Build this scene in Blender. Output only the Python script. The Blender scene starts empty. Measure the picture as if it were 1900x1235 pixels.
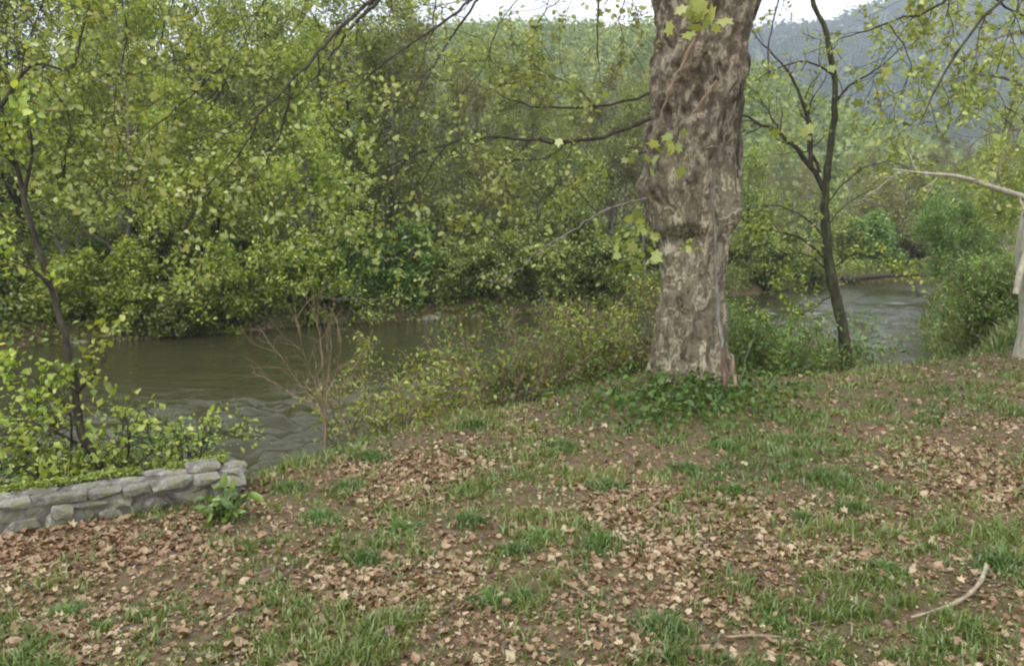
import bpy, bmesh, math, random
import numpy as np
from mathutils import Vector, noise as mnoise

random.seed(7)
RNG = np.random.default_rng(7)
scene = bpy.context.scene
COL = scene.collection

# ------------------------------------------------------------------ camera
FPX, PITCH, CAMZ = 1500.0, math.radians(7.1), 2.4
cam_d = bpy.data.cameras.new('camera')
cam_d.sensor_width = 36.0
cam_d.lens = 36.0 * FPX / 1900.0
cam_d.clip_start = 0.05
cam_d.clip_end = 6000
cam = bpy.data.objects.new('camera', cam_d)
COL.objects.link(cam)
cam.location = (0, 0, CAMZ)
cam.rotation_euler = (math.pi / 2 - PITCH, 0, 0)
scene.camera = cam

# ------------------------------------------------------------------ sky and light
SUN_EL, SUN_AZ = math.radians(52), math.radians(215)   # high, from behind the left shoulder, through cloud
world = bpy.data.worlds.new('World')
scene.world = world
world.use_nodes = True
nt = world.node_tree
for n in list(nt.nodes): nt.nodes.remove(n)
wo = nt.nodes.new('ShaderNodeOutputWorld')
bg = nt.nodes.new('ShaderNodeBackground'); bg.inputs[1].default_value = 0.13
sky = nt.nodes.new('ShaderNodeTexSky'); sky.sky_type = 'NISHITA'; sky.sun_disc = False
sky.sun_elevation = SUN_EL; sky.sun_rotation = SUN_AZ
tc = nt.nodes.new('ShaderNodeTexCoord')
nz = nt.nodes.new('ShaderNodeTexNoise'); nz.inputs['Scale'].default_value = 3.2; nz.inputs['Detail'].default_value = 6
cr = nt.nodes.new('ShaderNodeValToRGB')
cr.color_ramp.elements[0].position = 0.30; cr.color_ramp.elements[0].color = (0.72, 0.72, 0.72, 1)
cr.color_ramp.elements[1].position = 0.62; cr.color_ramp.elements[1].color = (1, 1, 1, 1)
mx = nt.nodes.new('ShaderNodeMix'); mx.data_type = 'RGBA'
mx.inputs[7].default_value = (9.6, 9.6, 9.7, 1)
nt.links.new(tc.outputs['Generated'], nz.inputs['Vector'])
nt.links.new(nz.outputs['Fac'], cr.inputs['Fac'])
nt.links.new(cr.outputs['Color'], mx.inputs[0])
nt.links.new(sky.outputs['Color'], mx.inputs[6])
nt.links.new(mx.outputs[2], bg.inputs['Color'])
nt.links.new(bg.outputs[0], wo.inputs['Surface'])

sun_d = bpy.data.lights.new('sun', 'SUN')
sun_d.energy = 1.5; sun_d.angle = math.radians(14); sun_d.color = (1.0, 0.95, 0.86)
sun = bpy.data.objects.new('sun', sun_d); COL.objects.link(sun)
sdir = Vector((math.sin(SUN_AZ) * math.cos(SUN_EL), math.cos(SUN_AZ) * math.cos(SUN_EL), math.sin(SUN_EL)))
sun.rotation_euler = sdir.to_track_quat('Z', 'Y').to_euler()

scene.view_settings.view_transform = 'Standard'
scene.view_settings.look = 'None'
scene.view_settings.exposure = 0.85
scene.view_settings.gamma = 1.0
scene.view_settings.use_curve_mapping = False
scene.render.engine = 'CYCLES'
scene.cycles.max_bounces = 7
scene.cycles.diffuse_bounces = 3
scene.cycles.transparent_max_bounces = 8
scene.cycles.use_denoising = True
scene.cycles.filter_width = 2.2      # soft phone lens

# ------------------------------------------------------------------ helpers
CP, SP = math.cos(PITCH), math.sin(PITCH)
def ray(px, py):
    u, v = (px - 950) / FPX, (617.5 - py) / FPX
    return np.array([u, CP + v * SP, -SP + v * CP])
def at(px, py, z=0.0):
    r = ray(px, py); t = (z - CAMZ) / r[2]
    return np.array([r[0] * t, r[1] * t, z])
def pt(px, py, D):
    r = ray(px, py); t = D / r[1]
    return np.array([r[0] * t, D, CAMZ + r[2] * t])
def proj(x, y, z):
    dz = z - CAMZ
    f = y * CP - dz * SP
    u = y * SP + dz * CP
    f = np.where(f < 0.1, 0.1, f)
    return 950 + FPX * x / f, 617.5 - FPX * u / f

def _hash(ix, iy, s):
    h = (ix.astype(np.int64) * 374761393 + iy.astype(np.int64) * 668265263 + s * 1274126177) & 0xffffffff
    h = ((h ^ (h >> 13)) * 1274126177) & 0xffffffff
    return ((h ^ (h >> 16)) & 0xffff) / 65535.0
def vn(x, y, s=0):
    x = np.asarray(x, float); y = np.asarray(y, float)
    ix, iy = np.floor(x), np.floor(y); fx, fy = x - ix, y - iy
    fx = fx * fx * (3 - 2 * fx); fy = fy * fy * (3 - 2 * fy)
    a, b = _hash(ix, iy, s), _hash(ix + 1, iy, s); c, d = _hash(ix, iy + 1, s), _hash(ix + 1, iy + 1, s)
    return (a * (1 - fx) + b * fx) * (1 - fy) + (c * (1 - fx) + d * fx) * fy
def fbm(x, y, s=0, o=3):
    r = 0; a = 0.5
    for k in range(o):
        r = r + a * vn(x * 2 ** k, y * 2 ** k, s + k * 7); a *= 0.5
    return r
def sst(a, b, x):
    t = np.clip((x - a) / (b - a), 0, 1); return t * t * (3 - 2 * t)
def sdist(poly, x, y):
    x = np.asarray(x, float); y = np.asarray(y, float)
    best = np.full(x.shape, 1e18); sg = np.ones(x.shape)
    for (ax, ay), (bx, by) in zip(poly[:-1], poly[1:]):
        dx, dy = bx - ax, by - ay
        t = np.clip(((x - ax) * dx + (y - ay) * dy) / (dx * dx + dy * dy), 0, 1)
        qx, qy = x - ax - t * dx, y - ay - t * dy
        d = qx * qx + qy * qy
        s = np.sign(dx * (y - ay) - dy * (x - ax))
        m = d < best
        best = np.where(m, d, best); sg = np.where(m, s, sg)
    return np.sqrt(best) * sg

# bank edge (near side) and far waterline, left to right
WATER = -1.5
W0, W1 = at(-120, 1016)[:2], at(455, 918)[:2]
wdir = (W1 - W0) / np.linalg.norm(W1 - W0); wn = np.array([-wdir[1], wdir[0]])
EDGE = [(-60, -6), tuple(W0 + wn * 0.55 - wdir * 2), tuple(W1 + wn * 0.5)]
EDGE += [tuple(at(a, b)[:2]) for a, b in ((500, 880), (600, 848), (720, 806), (800, 786), (920, 764), (1060, 728), (1190, 700), (1390, 703), (1500, 698), (1640, 684), (1760, 662), (1900, 642))]
EDGE += [(14.5, 24), (19, 34), (26, 47), (42, 60), (75, 72), (160, 95)]
FARW = [(-90, 8), (-40, 24)] + [tuple(at(a, b, WATER)[:2]) for a, b in ((-100, 655), (0, 647), (300, 627), (600, 603), (830, 592), (1200, 568), (1560, 528), (1720, 522))] + [(48, 72), (80, 86), (160, 110)]

def hgt(x, y):
    x = np.asarray(x, float); y = np.asarray(y, float)
    d1 = sdist(EDGE, x, y); d2 = sdist(FARW, x, y)
    land = 0.10 * (fbm(x * 0.7, y * 0.7, 3) - 0.45) + 0.035 * (fbm(x * 4, y * 4, 9, 2) - 0.4)
    land = land + 0.16 * np.exp(-(((x - 2.7) / 1.5) ** 2 + ((y - 12.2) / 1.3) ** 2))
    near = land - 2.5 * sst(-0.15, 2.3 + 0.5 * vn(x, y, 5), d1)
    far = -2.4 + 1.65 * sst(-0.4, 0.8, d2 + 0.9 * (vn(x * .7, y * .7, 11) - .5)) + 0.02 * np.clip(d2, 0, 60) + 0.25 * (fbm(x * .4, y * .4, 21) - .4)
    bed = np.full(x.shape, -2.4)
    z = np.where(d1 < 4, near, bed)
    z = np.maximum(z, np.where(d2 > -2, far, bed))
    return z
def hz(x, y): return float(hgt(np.array([x]), np.array([y]))[0])

def mesh_np(name, V, F, mats, tint=None, smooth=False):
    V = np.asarray(V, np.float32); F = np.asarray(F, np.int32)
    me = bpy.data.meshes.new(name)
    k = F.shape[1]
    me.vertices.add(len(V)); me.vertices.foreach_set('co', V.ravel())
    me.loops.add(F.size); me.loops.foreach_set('vertex_index', F.ravel())
    me.polygons.add(len(F)); me.polygons.foreach_set('loop_start', np.arange(0, F.size, k, dtype=np.int32))
    if tint is not None:
        a = me.attributes.new('tint', 'FLOAT', 'FACE'); a.data.foreach_set('value', np.asarray(tint, np.float32))
    me.update(calc_edges=True)
    if smooth: me.polygons.foreach_set('use_smooth', np.ones(len(F), bool))
    for m in (mats if isinstance(mats, (list, tuple)) else [mats]): me.materials.append(m)
    return me
def link(name, me, parent=None, loc=None):
    o = bpy.data.objects.new(name, me); COL.objects.link(o)
    if parent is not None: o.parent = parent
    if loc is not None: o.location = loc
    return o
def empty(name, loc=(0, 0, 0), rz=0, sc=1.0):
    o = bpy.data.objects.new(name, None); COL.objects.link(o)
    o.location = loc; o.rotation_euler = (0, 0, rz)
    o.scale = (sc, sc, sc) if not hasattr(sc, '__len__') else sc
    o.empty_display_size = 0.2
    return o
def tag(o, label, cat, group=None):
    o['label'] = label; o['category'] = cat
    if group: o['group'] = group
    return o

def tubes(paths, sides=5):
    """paths: list of (pts Nx3, radii N) -> V, F(quads)"""
    Vs, Fs, off = [], [], 0
    for pts, rad in paths:
        P = np.asarray(pts, float); R = np.asarray(rad, float); n = len(P)
        if len(R) != n: R = np.interp(np.linspace(0, 1, n), np.linspace(0, 1, len(R)), R)
        T = np.gradient(P, axis=0); T /= np.linalg.norm(T, axis=1)[:, None] + 1e-9
        ref = np.array([0.0, 0, 1]) if abs(T[:, 2]).mean() < 0.8 else np.array([1.0, 0, 0])
        A = np.cross(T, ref); A /= np.linalg.norm(A, axis=1)[:, None] + 1e-9
        B = np.cross(T, A)
        s = sides if R[0] > 0.012 else 3
        th = np.linspace(0, 2 * np.pi, s, endpoint=False)
        ring = P[:, None, :] + R[:, None, None] * (np.cos(th)[None, :, None] * A[:, None, :] + np.sin(th)[None, :, None] * B[:, None, :])
        Vs.append(ring.reshape(-1, 3))
        i = np.arange(n - 1)[:, None] * s; j = np.arange(s)[None, :]; j2 = (j + 1) % s
        Fs.append((np.stack([i + j, i + j2, i + s + j2, i + s + j], -1) + off).reshape(-1, 4))
        off += n * s
    return np.concatenate(Vs), np.concatenate(Fs)
def tube_mesh(name, paths, mat, sides=5):
    V, F = tubes(paths, sides); return mesh_np(name, V, F, mat, smooth=True)
def smoothpath(pts, n=4):
    P = np.asarray(pts, float); out = []
    Q = np.vstack([2 * P[0] - P[1], P, 2 * P[-1] - P[-2]])
    for i in range(1, len(Q) - 2):
        for t in np.linspace(0, 1, n, endpoint=False):
            a, b, c, d = Q[i - 1], Q[i], Q[i + 1], Q[i + 2]
            out.append(0.5 * ((2 * b) + (c - a) * t + (2 * a - 5 * b + 4 * c - d) * t * t + (3 * b - a - 3 * c + d) * t ** 3))
    out.append(P[-1]); return np.array(out)

def unit(v): return v / (np.linalg.norm(v, axis=-1, keepdims=True) + 1e-9)
def leaf_cloud(name, P, mat, size=0.12, sv=0.35, up=0.5, wide=0.62, rng=RNG, droop=0.0, fine=False, tint=None):
    """many separate folded leaves at points P"""
    N = len(P)
    nrm = unit(rng.normal(size=(N, 3)) + np.array([0, 0, up * 2.2]))
    a = rng.normal(size=(N, 3)); a[:, 2] -= droop
    a = unit(a - (a * nrm).sum(1)[:, None] * nrm); b = np.cross(nrm, a)
    L = (size * (1 + sv * rng.normal(size=N)).clip(0.35, 2))[:, None]; W = L * wide * 0.5
    fold = nrm * L * 0.12
    if tint is None: tint = rng.random(N)
    if not fine:
        V = np.stack([P, P + a * L * .45 + b * W + fold, P + a * L, P + a * L * .45 - b * W + fold], 1).reshape(-1, 3)
        base = np.arange(N)[:, None] * 4
        F = np.concatenate([base + np.array([[0, 1, 2]]), base + np.array([[0, 2, 3]])], 1).reshape(-1, 3)
        return mesh_np(name, V, F, mat, np.repeat(tint, 2))
    c = -nrm * L * 0.10
    V = np.stack([P, P + a * L * .28 + b * W * .9 + fold, P + a * L * .66 + b * W * .8 + fold * .6, P + a * L + c, P + a * L * .66 - b * W * .8 + fold * .6, P + a * L * .28 - b * W * .9 + fold], 1).reshape(-1, 3)
    base = np.arange(N)[:, None] * 6
    F = np.concatenate([base + np.array([[0, 1, 2, 3]]), base + np.array([[0, 3, 4, 5]])], 1).reshape(-1, 4)
    return mesh_np(name, V, F, mat, np.repeat(tint, 2))

# ------------------------------------------------------------------ materials
def newmat(name):
    m = bpy.data.materials.new(name); m.use_nodes = True
    t = m.node_tree
    for n in list(t.nodes): t.nodes.remove(n)
    out = t.nodes.new('ShaderNodeOutputMaterial')
    return m, t, out
def ramp(t, stops):
    r = t.nodes.new('ShaderNodeValToRGB'); e = r.color_ramp.elements
    while len(e) < len(stops): e.new(0.5)
    for k, (p, c) in enumerate(stops):
        e[k].position = p; e[k].color = (*c, 1)
    return r
def noise(t, scale, detail=4, rough=0.55, vec=None, dist=0.0):
    n = t.nodes.new('ShaderNodeTexNoise'); n.inputs['Scale'].default_value = scale
    n.inputs['Detail'].default_value = detail; n.inputs['Roughness'].default_value = rough; n.inputs['Distortion'].default_value = dist
    if vec is not None: t.links.new(vec, n.inputs['Vector'])
    return n
def mixc(t, fac, a, b, mode='MIX'):
    m = t.nodes.new('ShaderNodeMix'); m.data_type = 'RGBA'; m.blend_type = mode
    for s, v in ((0, fac), (6, a), (7, b)):
        if hasattr(v, 'links') or hasattr(v, 'is_linked'): t.links.new(v, m.inputs[s])
        elif s == 0: m.inputs[0].default_value = v
        else: m.inputs[s].default_value = (*v, 1)
    return m.outputs[2]
def leafmat(name, stops, trans=0.35, gloss=0.06, huevar=0.02, valvar=0.35, rough=.45):
    m, t, out = newmat(name)
    at_ = t.nodes.new('ShaderNodeAttribute'); at_.attribute_name = 'tint'
    r = ramp(t, stops); t.links.new(at_.outputs['Fac'], r.inputs['Fac'])
    oi = t.nodes.new('ShaderNodeObjectInfo')
    hs = t.nodes.new('ShaderNodeHueSaturation')
    ma = t.nodes.new('ShaderNodeMath'); ma.operation = 'MULTIPLY_ADD'; ma.inputs[1].default_value = valvar; ma.inputs[2].default_value = 1 - valvar / 2
    mh = t.nodes.new('ShaderNodeMath'); mh.operation = 'MULTIPLY_ADD'; mh.inputs[1].default_value = huevar; mh.inputs[2].default_value = 0.5 - huevar / 2
    t.links.new(oi.outputs['Random'], ma.inputs[0]); t.links.new(oi.outputs['Random'], mh.inputs[0])
    t.links.new(ma.outputs[0], hs.inputs['Value']); t.links.new(mh.outputs[0], hs.inputs['Hue'])
    t.links.new(r.outputs['Color'], hs.inputs['Color'])
    d = t.nodes.new('ShaderNodeBsdfDiffuse'); tr = t.nodes.new('ShaderNodeBsdfTranslucent'); g = t.nodes.new('ShaderNodeBsdfGlossy')
    g.inputs['Roughness'].default_value = rough; g.inputs['Color'].default_value = (.8, .85, .8, 1)
    t.links.new(hs.outputs['Color'], d.inputs['Color'])
    t.links.new(mixc(t, 1.0, hs.outputs['Color'], (1.25, 1.2, .6), 'MULTIPLY'), tr.inputs['Color'])
    m1 = t.nodes.new('ShaderNodeMixShader'); m1.inputs[0].default_value = trans
    m2 = t.nodes.new('ShaderNodeMixShader'); m2.inputs[0].default_value = gloss
    t.links.new(d.outputs[0], m1.inputs[1]); t.links.new(tr.outputs[0], m1.inputs[2])
    t.links.new(m1.outputs[0], m2.inputs[1]); t.links.new(g.outputs[0], m2.inputs[2])
    t.links.new(m2.outputs[0], out.inputs['Surface'])
    return m
def surfmat(name, build, rough=0.9, bump=0.0, spec=0.2):
    m, t, out = newmat(name)
    p = t.nodes.new('ShaderNodeBsdfPrincipled'); p.inputs['Roughness'].default_value = rough
    p.inputs['Specular IOR Level'].default_value = spec
    tc = t.nodes.new('ShaderNodeTexCoord')
    col, hgtv = build(t, tc.outputs['Object'])
    t.links.new(col, p.inputs['Base Color'])
    if hgtv is not None and bump:
        b = t.nodes.new('ShaderNodeBump'); b.inputs['Strength'].default_value = 1.0; b.inputs['Distance'].default_value = bump
        t.links.new(hgtv, b.inputs['Height']); t.links.new(b.outputs[0], p.inputs['Normal'])
    t.links.new(p.outputs[0], out.inputs['Surface'])
    return m

M = {}
M['leaf_bright'] = leafmat('leaf_bright', [(0, (.075, .125, .016)), (.3, (.20, .27, .03)), (.7, (.32, .385, .05)), (1, (.50, .53, .13))], trans=.45)
M['leaf_olive'] = leafmat('leaf_olive', [(0, (.055, .09, .02)), (.35, (.15, .20, .035)), (.75, (.24, .285, .06)), (1, (.38, .40, .13))], trans=.42)
M['leaf_fresh'] = leafmat('leaf_fresh', [(0, (.05, .10, .02)), (.4, (.11, .19, .03)), (.8, (.18, .27, .05)), (1, (.27, .35, .08))])
M['leaf_brownish'] = leafmat('leaf_brownish', [(0, (.09, .09, .035)), (.4, (.16, .16, .05)), (.8, (.22, .21, .08)), (1, (.28, .25, .12))])
M['leaf_dark'] = leafmat('leaf_dark', [(0, (.02, .05, .012)), (.5, (.045, .095, .022)), (1, (.09, .16, .04))], gloss=.1)
M['leaf_weed'] = leafmat('leaf_weed', [(0, (.03, .075, .015)), (.5, (.07, .14, .025)), (1, (.14, .22, .045))], gloss=.03)
M['leaf_far'] = leafmat('leaf_far', [(0, (.03, .05, .025)), (.5, (.06, .08, .04)), (1, (.11, .12, .06))], trans=.2, gloss=0.0)
M['leaf_plane'] = leafmat('leaf_plane', [(0, (.16, .21, .045)), (.5, (.26, .31, .07)), (1, (.40, .42, .14))], trans=.4)
M['grass'] = leafmat('grass', [(0, (.05, .09, .018)), (.4, (.10, .155, .03)), (.75, (.16, .20, .045)), (1, (.32, .28, .125))], trans=.25, valvar=0)
M['tuft'] = leafmat('tuft', [(0, (.045, .10, .018)), (.5, (.085, .165, .028)), (1, (.15, .23, .05))], trans=.3, valvar=.5, huevar=.012)
M['litter'] = leafmat('litter', [(0, (.08, .048, .026)), (.25, (.185, .104, .054)), (.55, (.255, .168, .092)), (.85, (.32, .235, .138)), (1, (.42, .34, .22))], trans=.12, gloss=.05, valvar=.4, huevar=.015)

def soil(t, v):
    n1 = noise(t, .9, 5, .6, v); n2 = noise(t, 14, 5, .65, v); n3 = noise(t, 60, 3, .6, v)
    r1 = ramp(t, [(.3, (.085, .055, .036)), (.5, (.16, .105, .068)), (.7, (.25, .175, .115))]); t.links.new(n2.outputs['Fac'], r1.inputs['Fac'])
    r2 = ramp(t, [(.42, (0, 0, 0)), (.66, (.6, .6, .6))]); t.links.new(n1.outputs['Fac'], r2.inputs['Fac'])
    c = mixc(t, r2.outputs['Color'], r1.outputs['Color'], (.085, .10, .035))
    ad = t.nodes.new('ShaderNodeMath'); ad.operation = 'ADD'; t.links.new(n2.outputs['Fac'], ad.inputs[0]); t.links.new(n3.outputs['Fac'], ad.inputs[1])
    return c, ad.outputs[0]
M['soil'] = surfmat('soil', soil, .95, .04)
def stonem(t, v):
    oi = t.nodes.new('ShaderNodeObjectInfo')
    n1 = noise(t, 5, 6, .7, v); n2 = noise(t, 38, 5, .7, v); n3 = noise(t, 3.1, 4, .6, v)
    r1 = ramp(t, [(.30, (.055, .052, .045)), (.44, (.17, .16, .14)), (.56, (.26, .25, .225)), (.70, (.42, .41, .375))]); t.links.new(n1.outputs['Fac'], r1.inputs['Fac'])
    r2 = ramp(t, [(.4, (.6, .6, .6)), (.65, (1.15, 1.15, 1.12))]); t.links.new(n2.outputs['Fac'], r2.inputs['Fac'])
    c = mixc(t, .8, r1.outputs['Color'], r2.outputs['Color'], 'MULTIPLY')
    r3 = ramp(t, [(.52, (0, 0, 0)), (.64, (.75, .75, .75))]); t.links.new(n3.outputs['Fac'], r3.inputs['Fac'])
    c = mixc(t, r3.outputs['Color'], c, (.12, .125, .055))
    hs = t.nodes.new('ShaderNodeHueSaturation'); ma = t.nodes.new('ShaderNodeMath'); ma.operation = 'MULTIPLY_ADD'; ma.inputs[1].default_value = .7; ma.inputs[2].default_value = .65
    t.links.new(oi.outputs['Random'], ma.inputs[0]); t.links.new(ma.outputs[0], hs.inputs['Value']); t.links.new(c, hs.inputs['Color'])
    return hs.outputs['Color'], n2.outputs['Fac']
M['stone'] = surfmat('stone', stonem, .9, .015)
def planebark(t, v):
    mp = t.nodes.new('ShaderNodeMapping'); mp.inputs['Scale'].default_value = (1, 1, .62); t.links.new(v, mp.inputs['Vector']); w = mp.outputs[0]
    n0 = noise(t, 1.6, 3, .6, w); n1 = noise(t, 6, 5, .6, w, .6); n2 = noise(t, 30, 5, .7, w); vo = t.nodes.new('ShaderNodeTexVoronoi'); vo.inputs['Scale'].default_value = 11; vo.feature = 'F1'
    nd = noise(t, 8, 3, .5, w); vm = t.nodes.new('ShaderNodeVectorMath'); vm.operation = 'MULTIPLY_ADD'; vm.inputs[1].default_value = (.22, .22, .22)
    t.links.new(nd.outputs['Color'], vm.inputs[0]); t.links.new(w, vm.inputs[2]); t.links.new(vm.outputs[0], vo.inputs['Vector'])
    sx = t.nodes.new('ShaderNodeSeparateColor'); t.links.new(vo.outputs['Color'], sx.inputs[0])
    nq = noise(t, 5.0, 4, .52, vm.outputs[0], .8)
    r1 = ramp(t, [(.34, (.075, .062, .045)), (.37, (.17, .15, .11)), (.455, (.22, .20, .15)), (.465, (.135, .135, .09)), (.52, (.18, .175, .12)), (.53, (.34, .315, .235)), (.60, (.43, .405, .31)), (.615, (.20, .17, .125))]); t.links.new(nq.outputs['Fac'], r1.inputs['Fac'])
    r2 = ramp(t, [(.3, (.72, .68, .62)), (.6, (1.22, 1.2, 1.14))]); t.links.new(n1.outputs['Fac'], r2.inputs['Fac'])
    c = mixc(t, .85, r1.outputs['Color'], r2.outputs['Color'], 'MULTIPLY')
    # rougher, browner old bark higher on the stem
    sp = t.nodes.new('ShaderNodeSeparateXYZ'); t.links.new(v, sp.inputs[0])
    ad = t.nodes.new('ShaderNodeMath'); ad.operation = 'MULTIPLY_ADD'; ad.inputs[1].default_value = 2.2; t.links.new(n0.outputs['Fac'], ad.inputs[0]); t.links.new(sp.outputs['Z'], ad.inputs[2])
    r3 = ramp(t, [(.0, (0, 0, 0)), (1, (.8, .8, .8))]); mr = t.nodes.new('ShaderNodeMapRange'); mr.inputs[1].default_value = 3.8; mr.inputs[2].default_value = 5.0
    t.links.new(ad.outputs[0], mr.inputs[0]); t.links.new(mr.outputs[0], r3.inputs['Fac'])
    r4 = ramp(t, [(.36, (.035, .027, .02)), (.45, (.085, .066, .046)), (.53, (.13, .105, .074)), (.56, (.28, .245, .18)), (.62, (.32, .28, .21)), (.64, (.12, .10, .07))]); t.links.new(n1.outputs['Fac'], r4.inputs['Fac'])
    c = mixc(t, r3.outputs['Color'], c, r4.outputs['Color'])
    r5 = ramp(t, [(.4, (.65, .62, .6)), (.65, (1.1, 1.1, 1.1))]); t.links.new(n2.outputs['Fac'], r5.inputs['Fac'])
    c = mixc(t, .8, c, r5.outputs['Color'], 'MULTIPLY')
    a2 = t.nodes.new('ShaderNodeMath'); a2.operation = 'MULTIPLY_ADD'; a2.inputs[1].default_value = .5; t.links.new(n2.outputs['Fac'], a2.inputs[0]); t.links.new(nq.outputs['Fac'], a2.inputs[2])
    return c, a2.outputs[0]
M['plane_bark'] = surfmat('plane_bark', planebark, .9, .07)
def barkf(a, b, c):
    def f(t, v):
        mp = t.nodes.new('ShaderNodeMapping'); mp.inputs['Scale'].default_value = (1, 1, .35); t.links.new(v, mp.inputs['Vector'])
        n1 = noise(t, 14, 5, .65, mp.outputs[0]); r = ramp(t, [(.3, a), (.52, b), (.72, c)]); t.links.new(n1.outputs['Fac'], r.inputs['Fac'])
        return r.outputs['Color'], n1.outputs['Fac']
    return f
M['bark_dark'] = surfmat('bark_dark', barkf((.02, .018, .014), (.045, .04, .03), (.09, .085, .05)), .9, .01)
M['bark_moss'] = surfmat('bark_moss', barkf((.022, .02, .015), (.05, .05, .03), (.11, .12, .05)), .95, .02)
M['bark_grey'] = surfmat('bark_grey', barkf((.07, .063, .053), (.15, .137, .115), (.26, .245, .21)), .9, .01)
M['bark_pale'] = surfmat('bark_pale', barkf((.20, .18, .13), (.36, .34, .26), (.50, .48, .38)), .85, .008)
M['bark_tan'] = surfmat('bark_tan', barkf((.12, .085, .055), (.22, .165, .105), (.33, .26, .17)), .9, .006)
M['bark_stick'] = surfmat('bark_stick', barkf((.14, .115, .075), (.27, .235, .16), (.42, .38, .28)), .9, .006)
M['bark_red'] = surfmat('bark_red', barkf((.05, .032, .022), (.11, .07, .048), (.20, .145, .10)), .9, .01)
M['moss'] = leafmat('moss', [(0, (.08, .12, .015)), (.5, (.17, .22, .025)), (1, (.28, .33, .05))], trans=.2)
def hillm(t, v):
    n1 = noise(t, .02, 6, .7, v); r = ramp(t, [(.3, (.05, .07, .03)), (.5, (.085, .105, .045)), (.7, (.14, .14, .08))]); t.links.new(n1.outputs['Fac'], r.inputs['Fac'])
    return r.outputs['Color'], n1.outputs['Fac']
def mortar(t, v):
    n1 = noise(t, 9, 5, .65, v); r = ramp(t, [(.3, (.07, .065, .05)), (.5, (.15, .14, .115)), (.7, (.23, .22, .19))]); t.links.new(n1.outputs['Fac'], r.inputs['Fac'])
    return r.outputs['Color'], n1.outputs['Fac']
M['mortar'] = surfmat('mortar', mortar, .95, .03)
M['hill'] = surfmat('hill', hillm, 1.0, 0)

# water: dark, clear, with patches of riffle
m, t, out = newmat('river_water')
p = t.nodes.new('ShaderNodeBsdfPrincipled'); p.inputs['Base Color'].default_value = (.034, .034, .016, 1); p.inputs['Roughness'].default_value = .06; p.inputs['IOR'].default_value = 1.33
p.inputs['Specular IOR Level'].default_value = .5
tcn = t.nodes.new('ShaderNodeTexCoord'); mp = t.nodes.new('ShaderNodeMapping'); mp.inputs['Scale'].default_value = (.75, 1.5, 1); mp.inputs['Rotation'].default_value = (0, 0, math.radians(-14))
t.links.new(tcn.outputs['Object'], mp.inputs['Vector'])
na = noise(t, 2.1, 4, .55, mp.outputs[0], .5); nb = noise(t, 7.5, 3, .5, mp.outputs[0], .4); nc = noise(t, .13, 2, .5, tcn.outputs['Object'])
rr = ramp(t, [(.40, (.25, .25, .25)), (.56, (1, 1, 1))]); t.links.new(nc.outputs['Fac'], rr.inputs['Fac'])
ad = t.nodes.new('ShaderNodeMath'); ad.operation = 'MULTIPLY_ADD'; ad.inputs[1].default_value = .35; t.links.new(nb.outputs['Fac'], ad.inputs[0]); t.links.new(na.outputs['Fac'], ad.inputs[2])
mu = t.nodes.new('ShaderNodeMath'); mu.operation = 'MULTIPLY'; t.links.new(ad.outputs[0], mu.inputs[0]); t.links.new(rr.outputs['Color'], mu.inputs[1])
bu = t.nodes.new('ShaderNodeBump'); bu.inputs['Strength'].default_value = 1; bu.inputs['Distance'].default_value = .075
t.links.new(mu.outputs[0], bu.inputs['Height']); t.links.new(bu.outputs[0], p.inputs['Normal']); t.links.new(p.outputs[0], out.inputs['Surface'])
M['water'] = m

# ------------------------------------------------------------------ ground, water, hills
def warp(lo, hi, c, a, n):
    t0, t1 = math.asinh((lo - c) / a), math.asinh((hi - c) / a)
    return c + a * np.sinh(np.linspace(t0, t1, n))
gx = warp(-400, 500, 0.5, 4.5, 420); gy = warp(-12, 900, 9.0, 4.5, 340)
X, Y = np.meshgrid(gx, gy)
Z = hgt(X, Y)
n, mcols = X.shape
idx = np.arange(n * mcols).reshape(n, mcols)
F = np.stack([idx[:-1, :-1], idx[:-1, 1:], idx[1:, 1:], idx[1:, :-1]], -1).reshape(-1, 4)
ground = link('ground', mesh_np('ground', np.stack([X, Y, Z], -1).reshape(-1, 3), F, M['soil'], smooth=True))
ground['kind'] = 'structure'
gx = warp(-100, 170, -2.0, 16.0, 460); gy = warp(4, 124, 12.0, 10.0, 430); X, Y = np.meshgrid(gx, gy)
n, mcols = X.shape; idx = np.arange(n * mcols).reshape(n, mcols)
F = np.stack([idx[:-1, :-1], idx[:-1, 1:], idx[1:, 1:], idx[1:, :-1]], -1).reshape(-1, 4)
rif = .16 + .9 * sst(.40, .62, fbm(X * .09, Y * .14, 91)) * (.35 + .65 * sst(30, 20, Y)) + 5.0 * np.exp(-((X + 3.5) / 7) ** 2 - ((Y - 13.5) / 6) ** 2) + 1.0 * sst(6, 11, X)
xr, yr = X * .97 - Y * .25, X * .25 + Y * .97; wx = 1.2 * fbm(X * .6, Y * .6, 95)
ZW = .085 * (fbm(xr * 1.05 + wx, yr * 2.1 + wx, 92, 2) - .37) + .062 * (vn(xr * 2.6 + wx, yr * 4.6, 94) - .5) + .05 * (vn(xr * .5, yr * .9 + wx, 97) - .5)
river = link('river', mesh_np('river', np.stack([X, Y, ZW * rif + WATER], -1).reshape(-1, 3), F, M['water'], smooth=True))
river['kind'] = 'structure'

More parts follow.
